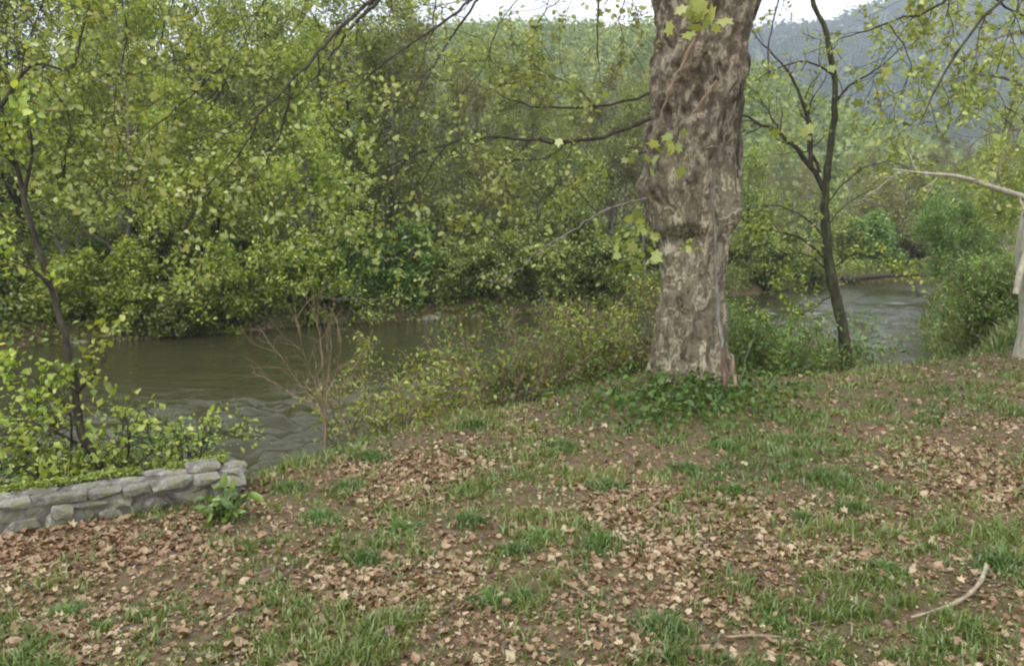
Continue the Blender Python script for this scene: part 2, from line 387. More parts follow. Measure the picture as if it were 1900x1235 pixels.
def hill(name, ridge, depth0, back, seed, ntree, tsz, mats, crownleaf, lsz=.3):
    """ridge: list of (px, py) skyline at distance `back`; slope starts at depth0"""
    R = np.array(ridge, float); us = np.linspace(R[0, 0], R[-1, 0], 60); vs = np.linspace(0, 1.25, 26)
    top = np.array([pt(u, np.interp(u, R[:, 0], R[:, 1]), back)[2] for u in us])
    U, T = np.meshgrid(us, vs); TOP = np.tile(top, (len(vs), 1))
    D = depth0 + (back - depth0) * T
    Xh = (U - 950) / FPX * (back * .75 + D * .25)
    prof = np.where(T <= 1, np.sin(np.clip(T, 0, 1) * np.pi / 2) ** 1.2, 1 - (T - 1) * .8)
    Zh = -2 + (TOP + 2) * prof + (fbm(Xh / 60, D / 60, seed) - .45) * 14 * (back / 900) * np.clip(T * 4, 0, 1)
    n, mc = Xh.shape; idx = np.arange(n * mc).reshape(n, mc)
    F = np.stack([idx[:-1, :-1], idx[:-1, 1:], idx[1:, 1:], idx[1:, :-1]], -1).reshape(-1, 4)
    V = np.stack([Xh, D, Zh], -1)
    o = link(name, mesh_np(name, V.reshape(-1, 3), F, M['hill'], smooth=True)); o['kind'] = 'structure'
    rg = np.random.default_rng(seed)
    a = rg.random(ntree) * (n - 5); b = rg.random(ntree) * (mc - 1.01)
    i, j = a.astype(int), b.astype(int); fa, fb = (a - i)[:, None], (b - j)[:, None]
    C = (V[i, j] * (1 - fa) + V[i + 1, j] * fa) * (1 - fb) + (V[i, j + 1] * (1 - fa) + V[i + 1, j + 1] * fa) * fb
    k = crownleaf; sz = tsz * (.6 + .8 * rg.random(ntree))
    P = np.repeat(C, k, 0); s = np.repeat(sz, k)[:, None]
    P = P + unit(rg.normal(size=P.shape)) * s * .5 * rg.random((len(P), 1)) ** .4 * np.array([1, 1, 1.15]) + np.array([0, 0, 1]) * s * .55
    tint = np.repeat(rg.random(ntree), k) * .7 + .3 * rg.random(len(P))
    return o, leaf_cloud(name + '_wood', P, mats, tsz * lsz, .3, .5, .8, rg, tint=tint)
o, me = hill('wooded_hill', [(200, 190), (600, 140), (900, 106), (1060, 110), (1180, 106), (1330, 190), (1500, 320), (1700, 400)], 140, 420, 5, 3600, 7.0, M['leaf_olive'], 75, .17)
w = link('hillside_wood', me); w['kind'] = 'stuff'; tag(w, 'green spring wood covering the low hill left of the big trunk', 'wood')
o, me = hill('mountain', [(700, 150), (1100, 135), (1400, 95), (1480, 84), (1560, 50), (1700, 5), (1850, -25), (2200, -90), (2900, -10)], 500, 1500, 8, 6000, 17.0, M['leaf_far'], 26)
w = link('mountain_forest', me); w['kind'] = 'stuff'; tag(w, 'hazy blue-green forest on the far mountain at upper right', 'forest')

# ------------------------------------------------------------------ tree generator
def path(rng, p, d, L, nseg, bend, upb):
    pts = [p]; d = unit(d)
    for k in range(nseg):
        d = unit(d + rng.normal(size=3) * bend + np.array([0, 0, upb]))
        pts.append(pts[-1] + d * L / nseg)
    return np.array(pts)
def side_dir(rng, t, ang):
    v = rng.normal(size=3); v = unit(v - t * (v @ t))
    return t * math.cos(ang) + v * math.sin(ang)
def on(P, t):
    k = t * (len(P) - 1); i = min(int(k), len(P) - 2)
    return P[i] + (P[i + 1] - P[i]) * (k - i), unit(P[i + 1] - P[i])
def branch_out(rng, stems, n1, len1, n2, n3, leaves, base=.2, up=.06, twig=.5, spread=.10, taper=.55, hang=False, ang=(.6, 1.2)):
    """stems: list of (pts, radii); returns limb paths and leaf points"""
    limbs, LP = [], []
    for S, R in stems:
        Ls = np.linalg.norm(np.diff(S, axis=0), axis=1).sum()
        for k in range(n1):
            t = base + (1 - base) * (k + rng.random()) / n1; t = min(t, .995)
            p, d = on(S, t); rr = np.interp(t * (len(R) - 1), np.arange(len(R)), R)
            L = len1 * Ls * (1 - taper * t) * (.7 + .6 * rng.random())
            A = path(rng, p, side_dir(rng, d, rng.uniform(*ang)), L, 6, .16, up)
            r1 = min(rr * .55, .012 + L * .016); limbs.append((A, np.linspace(r1, .006, 7)))
            for q in range(n2):
                t2 = .25 + .75 * (q + rng.random()) / n2; p2, d2 = on(A, min(t2, .99))
                L2 = L * .42 * (1.1 - .5 * t2) * (.7 + .6 * rng.random())
                B = path(rng, p2, side_dir(rng, d2, rng.uniform(.5, 1.1)), L2, 4, .2, -.1 if hang else up * .6)
                limbs.append((B, np.linspace(max(.006, r1 * .4), .004, 5)))
                for s in range(n3):
                    t3 = .15 + .85 * (s + rng.random()) / n3; p3, d3 = on(B, min(t3, .99))
                    L3 = twig * (.5 + rng.random())
                    C = path(rng, p3, side_dir(rng, d3, rng.uniform(.3, 1.0)), L3, 2, .25, -.12 if hang else .03)
                    if s % 2 == 0: limbs.append((C, np.array([.006, .005, .003])))
                    tt = rng.random((leaves, 1)) * 2; i = np.minimum(tt.astype(int), 1); f = tt - i
                    Q = C[i[:, 0]] * (1 - f) + C[i[:, 0] + 1] * f
                    LP.append(Q + rng.normal(size=Q.shape) * spread)
    return limbs, np.concatenate(LP)
def tree_kind(seed, H, r0, n1, len1, n2, n3, leaves, size, base=.2, stems=1, lean=.05, up=.06, twig=.5, spread=.1, hang=False, leafup=.5, bend=.06, taper=.55, wide=.62):
    rng = np.random.default_rng(seed); ST = []
    for s in range(stems):
        d = np.array([rng.normal() * lean, rng.normal() * lean, 1.0])
        if stems > 1:
            th = 2 * np.pi * (s + rng.random() * .7) / stems; d = np.array([math.cos(th) * .45, math.sin(th) * .45, 1.0]) * 1.0
        h = H * (1 if s == 0 else rng.uniform(.7, 1))
        S = path(rng, np.array([0, 0, -.25]) + (rng.normal(size=3) * [.1, .1, 0] if stems > 1 else 0), d, h, 10, bend, .05)
        ST.append((S, np.linspace(r0, .012, 11) ** 1.0))
    limbs, LP = branch_out(rng, ST, n1, len1, n2, n3, leaves, base, up, twig, spread, taper, hang)
    return dict(stems=ST, limbs=limbs, LP=LP, size=size, rng=rng, leafup=leafup, wide=wide)
KC = {}
def make_kind(key, bark, **kw):
    k = tree_kind(**kw)
    V1, F1 = tubes(k['stems'], 7); V2, F2 = tubes(k['limbs'], 5)
    tm = mesh_np(key + '_trunk', np.vstack([V1, V2]), np.vstack([F1, F2 + len(V1)]), bark, smooth=True)
    cm = leaf_cloud(key + '_crown', k['LP'], None, k['size'], .3, k['leafup'], k['wide'], k['rng'])
    cm.materials.clear()
    KC[key] = (tm, cm)
CROWN = {}
def crown_mesh(key, mat):
    if (key, mat) not in CROWN:
        c = KC[key][1].copy(); c.materials.clear(); c.materials.append(M[mat]); CROWN[(key, mat)] = c
    return CROWN[(key, mat)]
def plant(name, key, mat, x, y, sc, label, cat, group=None, rz=None, sz=None, sink=.05, zz=None):
    z = hz(x, y) if zz is None else zz
    s3 = (sc, sc, sc if sz is None else sz)
    e = empty(name, (x, y, z - sink), random.uniform(0, 6.28) if rz is None else rz, s3)
    tag(e, label, cat, group)
    if cat == 'tree': link('trunk', KC[key][0], e); link('crown', crown_mesh(key, mat), e)
    else: link('stem', KC[key][0], e); link('foliage', crown_mesh(key, mat), e)
    return e

make_kind('tall_a', M['bark_grey'], seed=11, H=13, r0=.15, n1=22, len1=.34, n2=6, n3=4, leaves=17, size=0.146, base=.12, twig=.6, spread=.13)
make_kind('tall_b', M['bark_dark'], seed=12, H=14, r0=.17, n1=20, len1=.38, n2=6, n3=4, leaves=16, size=0.157, base=.15, lean=.12, twig=.7, spread=.15)
make_kind('tall_c', M['bark_grey'], seed=13, H=12, r0=.12, n1=20, len1=.30, n2=6, n3=4, leaves=13, size=0.123, base=.2, twig=.5, spread=.12)
make_kind('slim_a', M['bark_grey'], seed=14, H=12, r0=.11, n1=24, len1=.22, n2=5, n3=3, leaves=13, size=0.112, base=.3, up=.12, twig=.45, spread=.1)
make_kind('slim_b', M['bark_grey'], seed=15, H=11, r0=.10, n1=20, len1=.26, n2=5, n3=3, leaves=14, size=0.112, base=.25, up=.16, twig=.5, spread=.12)
make_kind('over_a', M['bark_dark'], seed=16, H=8, r0=.12, n1=18, len1=.5, n2=7, n3=4, leaves=17, size=0.157, base=.05, lean=.25, up=-.01, twig=.6, spread=.14)
make_kind('over_b', M['bark_grey'], seed=17, H=7, r0=.10, n1=18, len1=.55, n2=7, n3=4, leaves=15, size=0.146, base=.06, lean=.2, up=.0, twig=.6, spread=.14)
make_kind('bush_a', M['bark_dark'], seed=18, H=2.4, r0=.03, n1=7, len1=.5, n2=5, n3=4, leaves=15, size=0.123, base=.08, stems=6, twig=.3, spread=.1)
make_kind('bush_b', M['bark_grey'], seed=19, H=2.2, r0=.025, n1=7, len1=.6, n2=5, n3=4, leaves=15, size=0.112, base=.06, stems=7, twig=.3, spread=.1)
make_kind('sprig_a', M['bark_tan'], seed=20, H=1.8, r0=.014, n1=7, len1=.42, n2=4, n3=3, leaves=6, size=.085, base=.15, stems=5, twig=.22, spread=.05, wide=.5)
make_kind('sprig_b', M['bark_tan'], seed=21, H=1.5, r0=.012, n1=6, len1=.5, n2=4, n3=3, leaves=7, size=.08, base=.1, stems=6, twig=.2, spread=.06, wide=.4)
make_kind('willow_a', M['bark_grey'], seed=22, H=6, r0=.09, n1=14, len1=.45, n2=7, n3=5, leaves=20, size=.13, base=.1, stems=3, twig=.7, spread=.10, hang=True, wide=.35)

make_kind('fine_a', M['bark_tan'], seed=41, H=2.2, r0=.013, n1=10, len1=.42, n2=5, n3=4, leaves=3, size=.062, base=.12, stems=6, twig=.24, spread=.05, wide=.5)
make_kind('fine_b', M['bark_tan'], seed=42, H=2.0, r0=.012, n1=9, len1=.5, n2=5, n3=4, leaves=3, size=.058, base=.08, stems=7, twig=.22, spread=.05, wide=.45)
make_kind('blade_a', M['bark_tan'], seed=43, H=1.7, r0=.010, n1=10, len1=.34, n2=5, n3=4, leaves=10, size=.085, base=.05, stems=9, twig=.22, spread=.06, wide=.28, leafup=.2)
make_kind('leafy_a', M['bark_dark'], seed=44, H=2.8, r0=.018, n1=11, len1=.40, n2=5, n3=3, leaves=4, size=.072, base=.2, stems=5, twig=.26, spread=.06, wide=.58)
make_kind('leafy_b', M['bark_dark'], seed=45, H=2.6, r0=.016, n1=10, len1=.46, n2=5, n3=3, leaves=4, size=.07, base=.18, stems=6, twig=.26, spread=.07, wide=.62)
make_kind('fine_c', M['bark_tan'], seed=46, H=2.0, r0=.012, n1=10, len1=.46, n2=5, n3=4, leaves=8, size=.07, base=.06, stems=7, twig=.26, spread=.07, wide=.4)
def X_at(px, D): return (px - 950) / FPX * D
# far bank: the row standing at the water, then rows behind
FRONT = [
 (-70, 31, 'over_a', 'leaf_bright', 1.15, 'bright yellow-green tree leaning over the far bank at the left edge'),
 (60, 33, 'tall_b', 'leaf_bright', 1.05, 'tall leafy tree on the far bank above the leaning stem at left'),
 (150, 31, 'over_b', 'leaf_bright', 1.1, 'low spreading tree overhanging the far water behind the leaning stem'),
 (235, 34, 'tall_a', 'leaf_bright', 1.05, 'tall tree with thin dark upright stem on far bank at upper left'),
 (330, 31.8, 'over_a', 'leaf_bright', .95, 'broad yellow-green tree drooping to the water on the far bank'),
 (420, 35, 'tall_b', 'leaf_bright', 1.0, 'tall yellow-green tree left of the drooping dark twigs on far bank'),
 (500, 34, 'over_b', 'leaf_bright', 1.0, 'bushy yellow-green tree above the bare shrub on far bank'),
 (590, 37, 'tall_a', 'leaf_bright', .95, 'grey-stemmed green tree on far bank behind the bare shrub'),
 (690, 38, 'over_a', 'leaf_olive', .85, 'olive-green tree at the pale shore stones on the far bank'),
 (770, 41, 'tall_c', 'leaf_olive', .92, 'thin-crowned olive tree on the far bank below the long arching branch'),
 (860, 39.5, 'over_b', 'leaf_olive', .9, 'low olive-green tree on far bank in the middle of the photo'),
 (950, 44, 'tall_c', 'leaf_olive', .88, 'sparse tree with pale upright stems under the sky gap'),
 (1040, 43, 'over_a', 'leaf_olive', .85, 'dense low tree on far bank left of the big trunk'),
 (1130, 47, 'tall_c', 'leaf_olive', .9, 'olive tree on far bank just left of the big trunk'),
 (1240, 47, 'over_b', 'leaf_olive', .95, 'far-bank tree mostly hidden behind the big trunk'),
 (1400, 56, 'over_a', 'leaf_olive', .95, 'grey-green tree on far bank just right of the big trunk'),
 (1470, 62, 'tall_c', 'leaf_brownish', .62, 'brownish budding tree behind the forked dark tree'),
 (1590, 72, 'over_b', 'leaf_brownish', 1.0, 'brownish-olive tree on far bank right of the forked dark tree'),
 (1680, 76, 'over_a', 'leaf_brownish', .95, 'olive-brown tree at the river bend above the dark undercut bank'),
 (1780, 80, 'tall_c', 'leaf_brownish', .8, 'tall brownish tree at the river bend under the mountain'),
]
for px, D, key, mat, sc, lab in FRONT:
    plant('riverside_tree', key, mat, X_at(px, D), D, sc, lab, 'tree', 'trees along the far bank')
rb = np.random.default_rng(3)
BACK = []
for px in range(-150, 720, 62): BACK.append((px + rb.uniform(-25, 25), rb.uniform(38, 43), ['tall_a', 'tall_b', 'slim_a'][rb.integers(3)], ['leaf_bright', 'leaf_olive'][rb.integers(2)], rb.uniform(.95, 1.2)))
for px in range(-120, 640, 70): BACK.append((px + rb.uniform(-25, 25), rb.uniform(46, 54), ['tall_b', 'slim_a', 'slim_b'][rb.integers(3)], 'leaf_olive', rb.uniform(1.15, 1.45)))
for px in range(640, 1340, 55): BACK.append((px + rb.uniform(-20, 20), rb.uniform(50, 62), ['tall_c', 'slim_a', 'slim_b'][rb.integers(3)], 'leaf_olive', rb.uniform(.95, 1.15) * (1.28 if px < 930 else 1.0)))
for px in range(620, 1230, 44): BACK.append((px + rb.uniform(-18, 18), rb.uniform(44, 50), ['tall_c', 'slim_b', 'slim_a'][rb.integers(3)], ['leaf_olive', 'leaf_brownish'][rb.integers(2)], rb.uniform(.9, 1.12) * (1.15 if px < 900 else .98)))
for px in (700, 745, 905, 960, 985): BACK.append((px, 56, 'slim_a', 'leaf_olive', 1.28))
for px in range(1380, 2050, 60): BACK.append((px + rb.uniform(-20, 20), rb.uniform(88, 110), ['tall_c', 'tall_a', 'slim_b'][rb.integers(3)], 'leaf_brownish', rb.uniform(.85, 1.05)))
for px, D, key, mat, sc in BACK:
    left, right = px < 640, px > 1350
    lab = 'slender tree in the dense bright wood behind the riverside trees at left' if left else ('bare-looking brownish tree in the distant wood at right' if right else 'thin grey-stemmed tree in the wood behind the middle of the far bank')
    plant('woodland_tree', key, mat, X_at(px, D), D, sc, lab, 'tree', 'bright wood at left' if left else ('distant brown wood at right' if right else 'grey-stemmed wood in the middle'))

SHR = [
 (20, 29.5, 'bush_a', 'leaf_olive', 1.1, 'dark bush at the far waterline at the left edge'),
 (110, 29.8, 'bush_b', 'leaf_bright', .9, 'small bright bush at far waterline beside the leaning stem'),
 (220, 30.5, 'bush_a', 'leaf_bright', 1.0, 'yellow-green bush hanging over the calm brown water'),
 (330, 31, 'bush_b', 'leaf_olive', .9, 'low olive bush at the far waterline left of the bare shrub'),
 (430, 32.5, 'bush_a', 'leaf_bright', 1.1, 'bright bush with dark gap beneath on the far waterline'),
 (560, 35, 'bush_a', 'leaf_bright', 1.2, 'bright green bush at far waterline directly behind the bare shrub'),
 (640, 36.5, 'bush_b', 'leaf_fresh', 1.3, 'fresh green bush above the pale shore stones'),
 (730, 37.5, 'bush_a', 'leaf_fresh', 1.2, 'fresh green round bush right of the pale shore stones'),
 (820, 38.6, 'bush_b', 'leaf_olive', 1.1, 'olive bush trailing in the far water at mid photo'),
 (910, 39.5, 'bush_a', 'leaf_olive', 1.2, 'shaggy olive bush at far waterline under the arching branch'),
 (1000, 41, 'bush_b', 'leaf_olive', 1.3, 'dense dark olive bush on far waterline left of the trunk'),
 (1110, 42.5, 'bush_a', 'leaf_olive', 1.3, 'thick bush on the far waterline touching the trunk outline'),
 (1420, 53, 'bush_a', 'leaf_olive', 1.5, 'grey-green bush at the far shore right of the trunk'),
 (1500, 58, 'bush_b', 'leaf_olive', 1.4, 'dark bush at the far shore behind the forked tree'),
 (1620, 67, 'bush_a', 'leaf_fresh', 1.6, 'light green bush above the dark undercut at the bend'),
 (1570, 68, 'bush_b', 'leaf_olive', 1.7, 'olive bush covering the bare slope right of the forked tree'),
 (1660, 76, 'bush_a', 'leaf_olive', 1.9, 'olive bush behind the dark undercut bank'),
 (1700, 70, 'bush_b', 'leaf_brownish', 1.7, 'brownish bush at the bend beside the bright green bush'),
]
for px, D, key, mat, sc, lab in SHR:
    plant('riverside_bush', key, mat, X_at(px, D - .7), D - .7, sc * 1.12, lab, 'bush', 'bushes along the far waterline')

rb = np.random.default_rng(15)
for px in range(-120, 1340, 58):
    D = np.interp(px, [-120, 600, 1340], [34, 41, 52]) + rb.uniform(-1.5, 3)
    plant('understory_bush', ['bush_a', 'bush_b'][rb.integers(2)], ['leaf_bright', 'leaf_olive', 'leaf_fresh'][rb.integers(3)] if px < 700 else 'leaf_olive', X_at(px, D), D, rb.uniform(1.1, 1.7), 'leafy understory bush among the trunks behind the far waterline', 'bush', 'understory bushes on the far bank')
# low undergrowth on the far bank
def scatter_far(N, seed):
    rg = np.random.default_rng(seed); out = []
    u = rg.uniform(-250, 2000, N); D = np.where(rg.random(N) < .45, np.interp(u, [-250, 0, 600, 1200, 1560, 2000], [25, 27, 33, 42, 60, 75]) + rg.uniform(-.6, 4, N), rg.uniform(27, 62, N) + np.where(u > 1100, (u - 1100) * .04, 0))
    x = (u - 950) / FPX * D; d2 = sdist(FARW, x, D)
    k = (d2 > -.15) & ((fbm(x * .5, D * .5, 40) > .3) | (d2 < 1.6))
    x, D = x[k], D[k]; z = hgt(x, D)
    return np.stack([x, D, z + rg.random(len(x)) ** 1.6 * 1.0], -1)
w = link('undergrowth', leaf_cloud('undergrowth', scatter_far(130000, 4), M['leaf_olive'], .17, .3, .6, .6)); w['kind'] = 'stuff'
tag(w, 'dark green undergrowth and ivy under the far-bank trees', 'undergrowth')

# far shore stones, and a dark bar for the bank undercut
def stone_mesh(name, seed, sx, sy, sz, mat, n=22):
    rg = random.Random(seed); bm = bmesh.new()
    for _ in range(n):
        v = Vector((rg.gauss(0, 1), rg.gauss(0, 1), rg.gauss(0, 1)))
        q = max(abs(v.x), abs(v.y), abs(v.z)); v = v / q * .95 + v.normalized() * .05
        bm.verts.new((v.x * sx, v.y * sy, v.z * sz))
    r = bmesh.ops.convex_hull(bm, input=bm.verts)
    bmesh.ops.delete(bm, geom=[v for v in bm.verts if not v.link_faces], context='VERTS')
    bmesh.ops.bevel(bm, geom=list(bm.edges), offset=min(sx, sy, sz) * .05, segments=1, affect='EDGES', clamp_overlap=True)
    me = bpy.data.meshes.new(name); bm.to_mesh(me); bm.free(); me.materials.append(mat); return me
ROCKS = [(130, 28.6, .55, .3, .10, 'flat pale stone at the far waterline left of the calm water'), (620, 35.0, .6, .4, .25, 'pale rock on the far shore left of the others'),
         (665, 35.6, .8, .4, .28, 'largest pale rock on the far shore behind the bare shrub'), (720, 36.0, .5, .35, .2, 'small grey rock on far shore right of the pale rocks'), (790, 36.6, .6, .4, .2, 'dark wet rock on the far shore at the middle')]
for k, (px, D, a, b, c, lab) in enumerate(ROCKS):
    o = link('shore_rock', stone_mesh('shore_rock', 60 + k, a, b, c, M['stone']), None, (X_at(px, D), D, WATER - .02)); tag(o, lab, 'rock', 'rocks on the far shore')
a, b = pt(1560, 522, 61), pt(1735, 512, 64); a[2] = WATER + .35; b[2] = WATER + .5
o = link('undercut_bar', tube_mesh('undercut_bar', [(smoothpath([a, (a + b) / 2 + [0, 0, .15], b], 5), np.linspace(.24, .1, 11) * (1 + .15 * np.sin(np.arange(11) * 2.1)))], M['bark_dark'], 8)); tag(o, 'long dark bar added for the dark undercut bank at the river bend', 'undercut')  # dark tube added to stand in for the bank's dark undercut

# ------------------------------------------------------------------ big plane tree
TD = 12.4
TB = pt(1285, 728, TD); TB[2] = hz(TB[0], TB[1])
pl = empty('plane_tree', tuple(TB)); tag(pl, 'massive old plane tree with flaking mottled bark on the bank', 'tree')
OFF = TB.copy()
prof = [(775, 1178, 1392), (745, 1196, 1372), (715, 1203, 1362), (650, 1209, 1352), (600, 1214, 1346), (520, 1222, 1346), (450, 1224, 1350), (400, 1206, 1362), (345, 1188, 1370), (290, 1194, 1374), (200, 1204, 1379), (100, 1211, 1386), (50, 1213, 1398), (0, 1214, 1416), (-60, 1212, 1436), (-110, 1215, 1440)]
ys = np.linspace(775, -110, 250); pr = np.array(prof)[::-1]
def sm(a): 
    k = np.array([1, 2, 3, 4, 3, 2, 1]) / 16; return np.convolve(np.pad(a, 3, mode='edge'), k, 'valid')
Lx, Rx = sm(np.interp(ys, pr[:, 0], pr[:, 1])), sm(np.interp(ys, pr[:, 0], pr[:, 2]))
NS = 150; V = []
for k, yy in enumerate(ys):
    c = pt((Lx[k] + Rx[k]) / 2, yy, TD); r = (Rx[k] - Lx[k]) / 2 * TD / FPX * .93
    for j in range(NS):
        th = 2 * math.pi * j / NS; ct, s_ = math.cos(th), math.sin(th)
        q = Vector((ct * r, s_ * r * .92, c[2]))
        hgt_f = (c[2] - .0)
        amp = .045 + .045 * (1 if 3.0 < hgt_f < 6 else .4)
        dsp = amp * mnoise.fractal(Vector((ct * 1.6 + 4, s_ * 1.6, c[2] * .9)), .9, 2.1, 3)
        pv2 = mnoise.noise(Vector((ct * 8.5 + 3, s_ * 8.5, c[2] * 4.2)))
        pv = mnoise.noise(Vector((ct * 4.5, s_ * 4.5, c[2] * 2.1)) * 1.1)
        dsp += .02 * math.copysign(min(abs(pv) * 14, 1), pv) + .011 * math.copysign(min(abs(pv2) * 14, 1), pv2)                  # flaking plates with stepped edges
        dsp += .018 * mnoise.noise(Vector((ct * 7, s_ * 7, c[2] * 1.0 + 9)))
        dsp += .012 * mnoise.noise(Vector((ct * 16, s_ * 16, c[2] * 9)))
        if c[2] < .75:                                                          # root flare in buttresses
            fl = (1 - max(c[2] + .2, 0) / .95); dsp += max(fl, 0) ** 2 * .14 * (1 + math.sin(th * 5 + .6) + .5 * math.sin(th * 3))
        # hollow with a lip facing the camera, burl at the left
        for (hx, hy, hw, hh, dep) in ((1278, 446, 30, 20, -.26), (1250, 205, 26, 18, -.10), (1345, 300, 14, 70, -.10), (1290, 155, 30, 40, -.09)):
            hp = pt(hx, hy, TD - .6); ex = ((c[0] + q.x - hp[0]) / (hw * TD / FPX)) ** 2 + ((c[2] - hp[2]) / (hh * TD / FPX)) ** 2
            if s_ < 0: dsp += dep * math.exp(-ex * 1.4) + (-dep * .12) * math.exp(-(math.sqrt(ex) - 1.5) ** 2 * 5)
        for (bx, by, bw, am) in ((1205, 360, 26, .05), (1360, 395, 26, .08), (1225, 255, 24, .08), (1372, 130, 28, .06), (1300, 90, 40, .06)):
            hp = pt(bx, by, TD - .5); dd = ((c[0] + q.x - hp[0]) / (bw * TD / FPX)) ** 2 + ((c[2] - hp[2]) / (bw * TD / FPX)) ** 2
            if s_ < .3: dsp += am * math.exp(-dd)
        V.append((c[0] + ct * (r + dsp) - OFF[0], TD + s_ * (r * .92 + dsp) - OFF[1], c[2] - OFF[2]))
idx = np.arange(len(ys) * NS).reshape(len(ys), NS); nx_ = np.roll(idx, -1, 1)
F = np.stack([idx[:-1], nx_[:-1], nx_[1:], idx[1:]], -1).reshape(-1, 4)
link('trunk', mesh_np('plane_trunk', np.array(V), F, M['plane_bark'], smooth=True), pl)

def leaf_shape(name, lobes, seed, mat, curl=.12, fold=.1):
    """a lobed plane leaf, ~1 unit long, lying in XY, stalk at the origin"""
    rg = random.Random(seed); out = []
    n = 2 * lobes + 1
    for k in range(n):
        a = math.radians(-150 + 300 * k / (n - 1)); tip = k % 2 == 1
        r = (.58 if tip else .36) * (1 - .25 * abs(a) / 2.6) * rg.uniform(.9, 1.1)
        out.append((math.sin(a) * r, .42 + math.cos(a) * r))
    V = [(0, .40, 0), (0, 0, 0)] + [(x, y, curl * (x * x + (y - .4) ** 2) * 3 * rg.uniform(.6, 1.4) + fold * abs(x)) for x, y in out]
    F = []
    ring = [1] + list(range(2, 2 + n)) + [1]
    for a, b in zip(ring[:-1], ring[1:]): F.append((0, b, a))
    me = mesh_np(name, V, F, mat, np.full(len(F), rg.random()))
    return me
PL = [leaf_shape('plane_leaf', 5, 100 + k, M['leaf_plane'], random.uniform(-.15, .1), .15) for k in range(8)]
def leaf_spray(parent, off, c, n, rad, size, rg):
    for _ in range(n):
        p = np.array(c) + rg.normal(size=3) * rad - off
        o = link('leaf', PL[rg.integers(len(PL))], parent, tuple(p))
        o.rotation_euler = (rg.uniform(-1.5, 1.5), rg.uniform(-1.2, 1.2), rg.uniform(0, 6.28)); s = size * rg.uniform(.6, 1.25); o.scale = (s, s, s)
rgl = np.random.default_rng(31)
def add_branch(parent, off, pxs, r0, r1, mat, name='branch', label=None, sides=6, twigs=0, twl=.5, jitter=.0, leaves=0, lsz=.07, lmat='leaf_plane', up=.02):
    P = smoothpath([pt(*q) for q in pxs], 4); P = P + rgl.normal(size=P.shape) * jitter
    paths = [(P - off, np.linspace(r0, r1, len(P)))]; LP = []
    for k in range(twigs):
        t = .15 + .83 * (k + rgl.random()) / twigs; p, d = on(P, min(t, .98))
        rr = r0 + (r1 - r0) * t
        A = path(rgl, p, side_dir(rgl, d, rgl.uniform(.5, 1.0)), twl * rgl.uniform(.5, 1.3), 5, .2, up)
        paths.append((A - off, np.linspace(max(rr * .5, .005), .003, 6)))
        for s in range(3):
            p2, d2 = on(A, rgl.uniform(.3, .95)); B = path(rgl, p2, side_dir(rgl, d2, .7), twl * .4 * rgl.uniform(.5, 1.2), 3, .2, up)
            paths.append((B - off, np.array([.005, .004, .003, .002])))
            if leaves: LP.append(np.array([on(B, rgl.random())[0] for _ in range(leaves)]) + rgl.normal(size=(leaves, 3)) * .05 - off)
    o = link(name, tube_mesh(name, paths, mat, sides), parent)
    if label: o['label'] = label
    if LP: link('foliage', leaf_cloud('foliage', np.concatenate(LP), M[lmat], lsz, .35, .3, .75, rgl, droop=.4, fine=True), o)
    return o
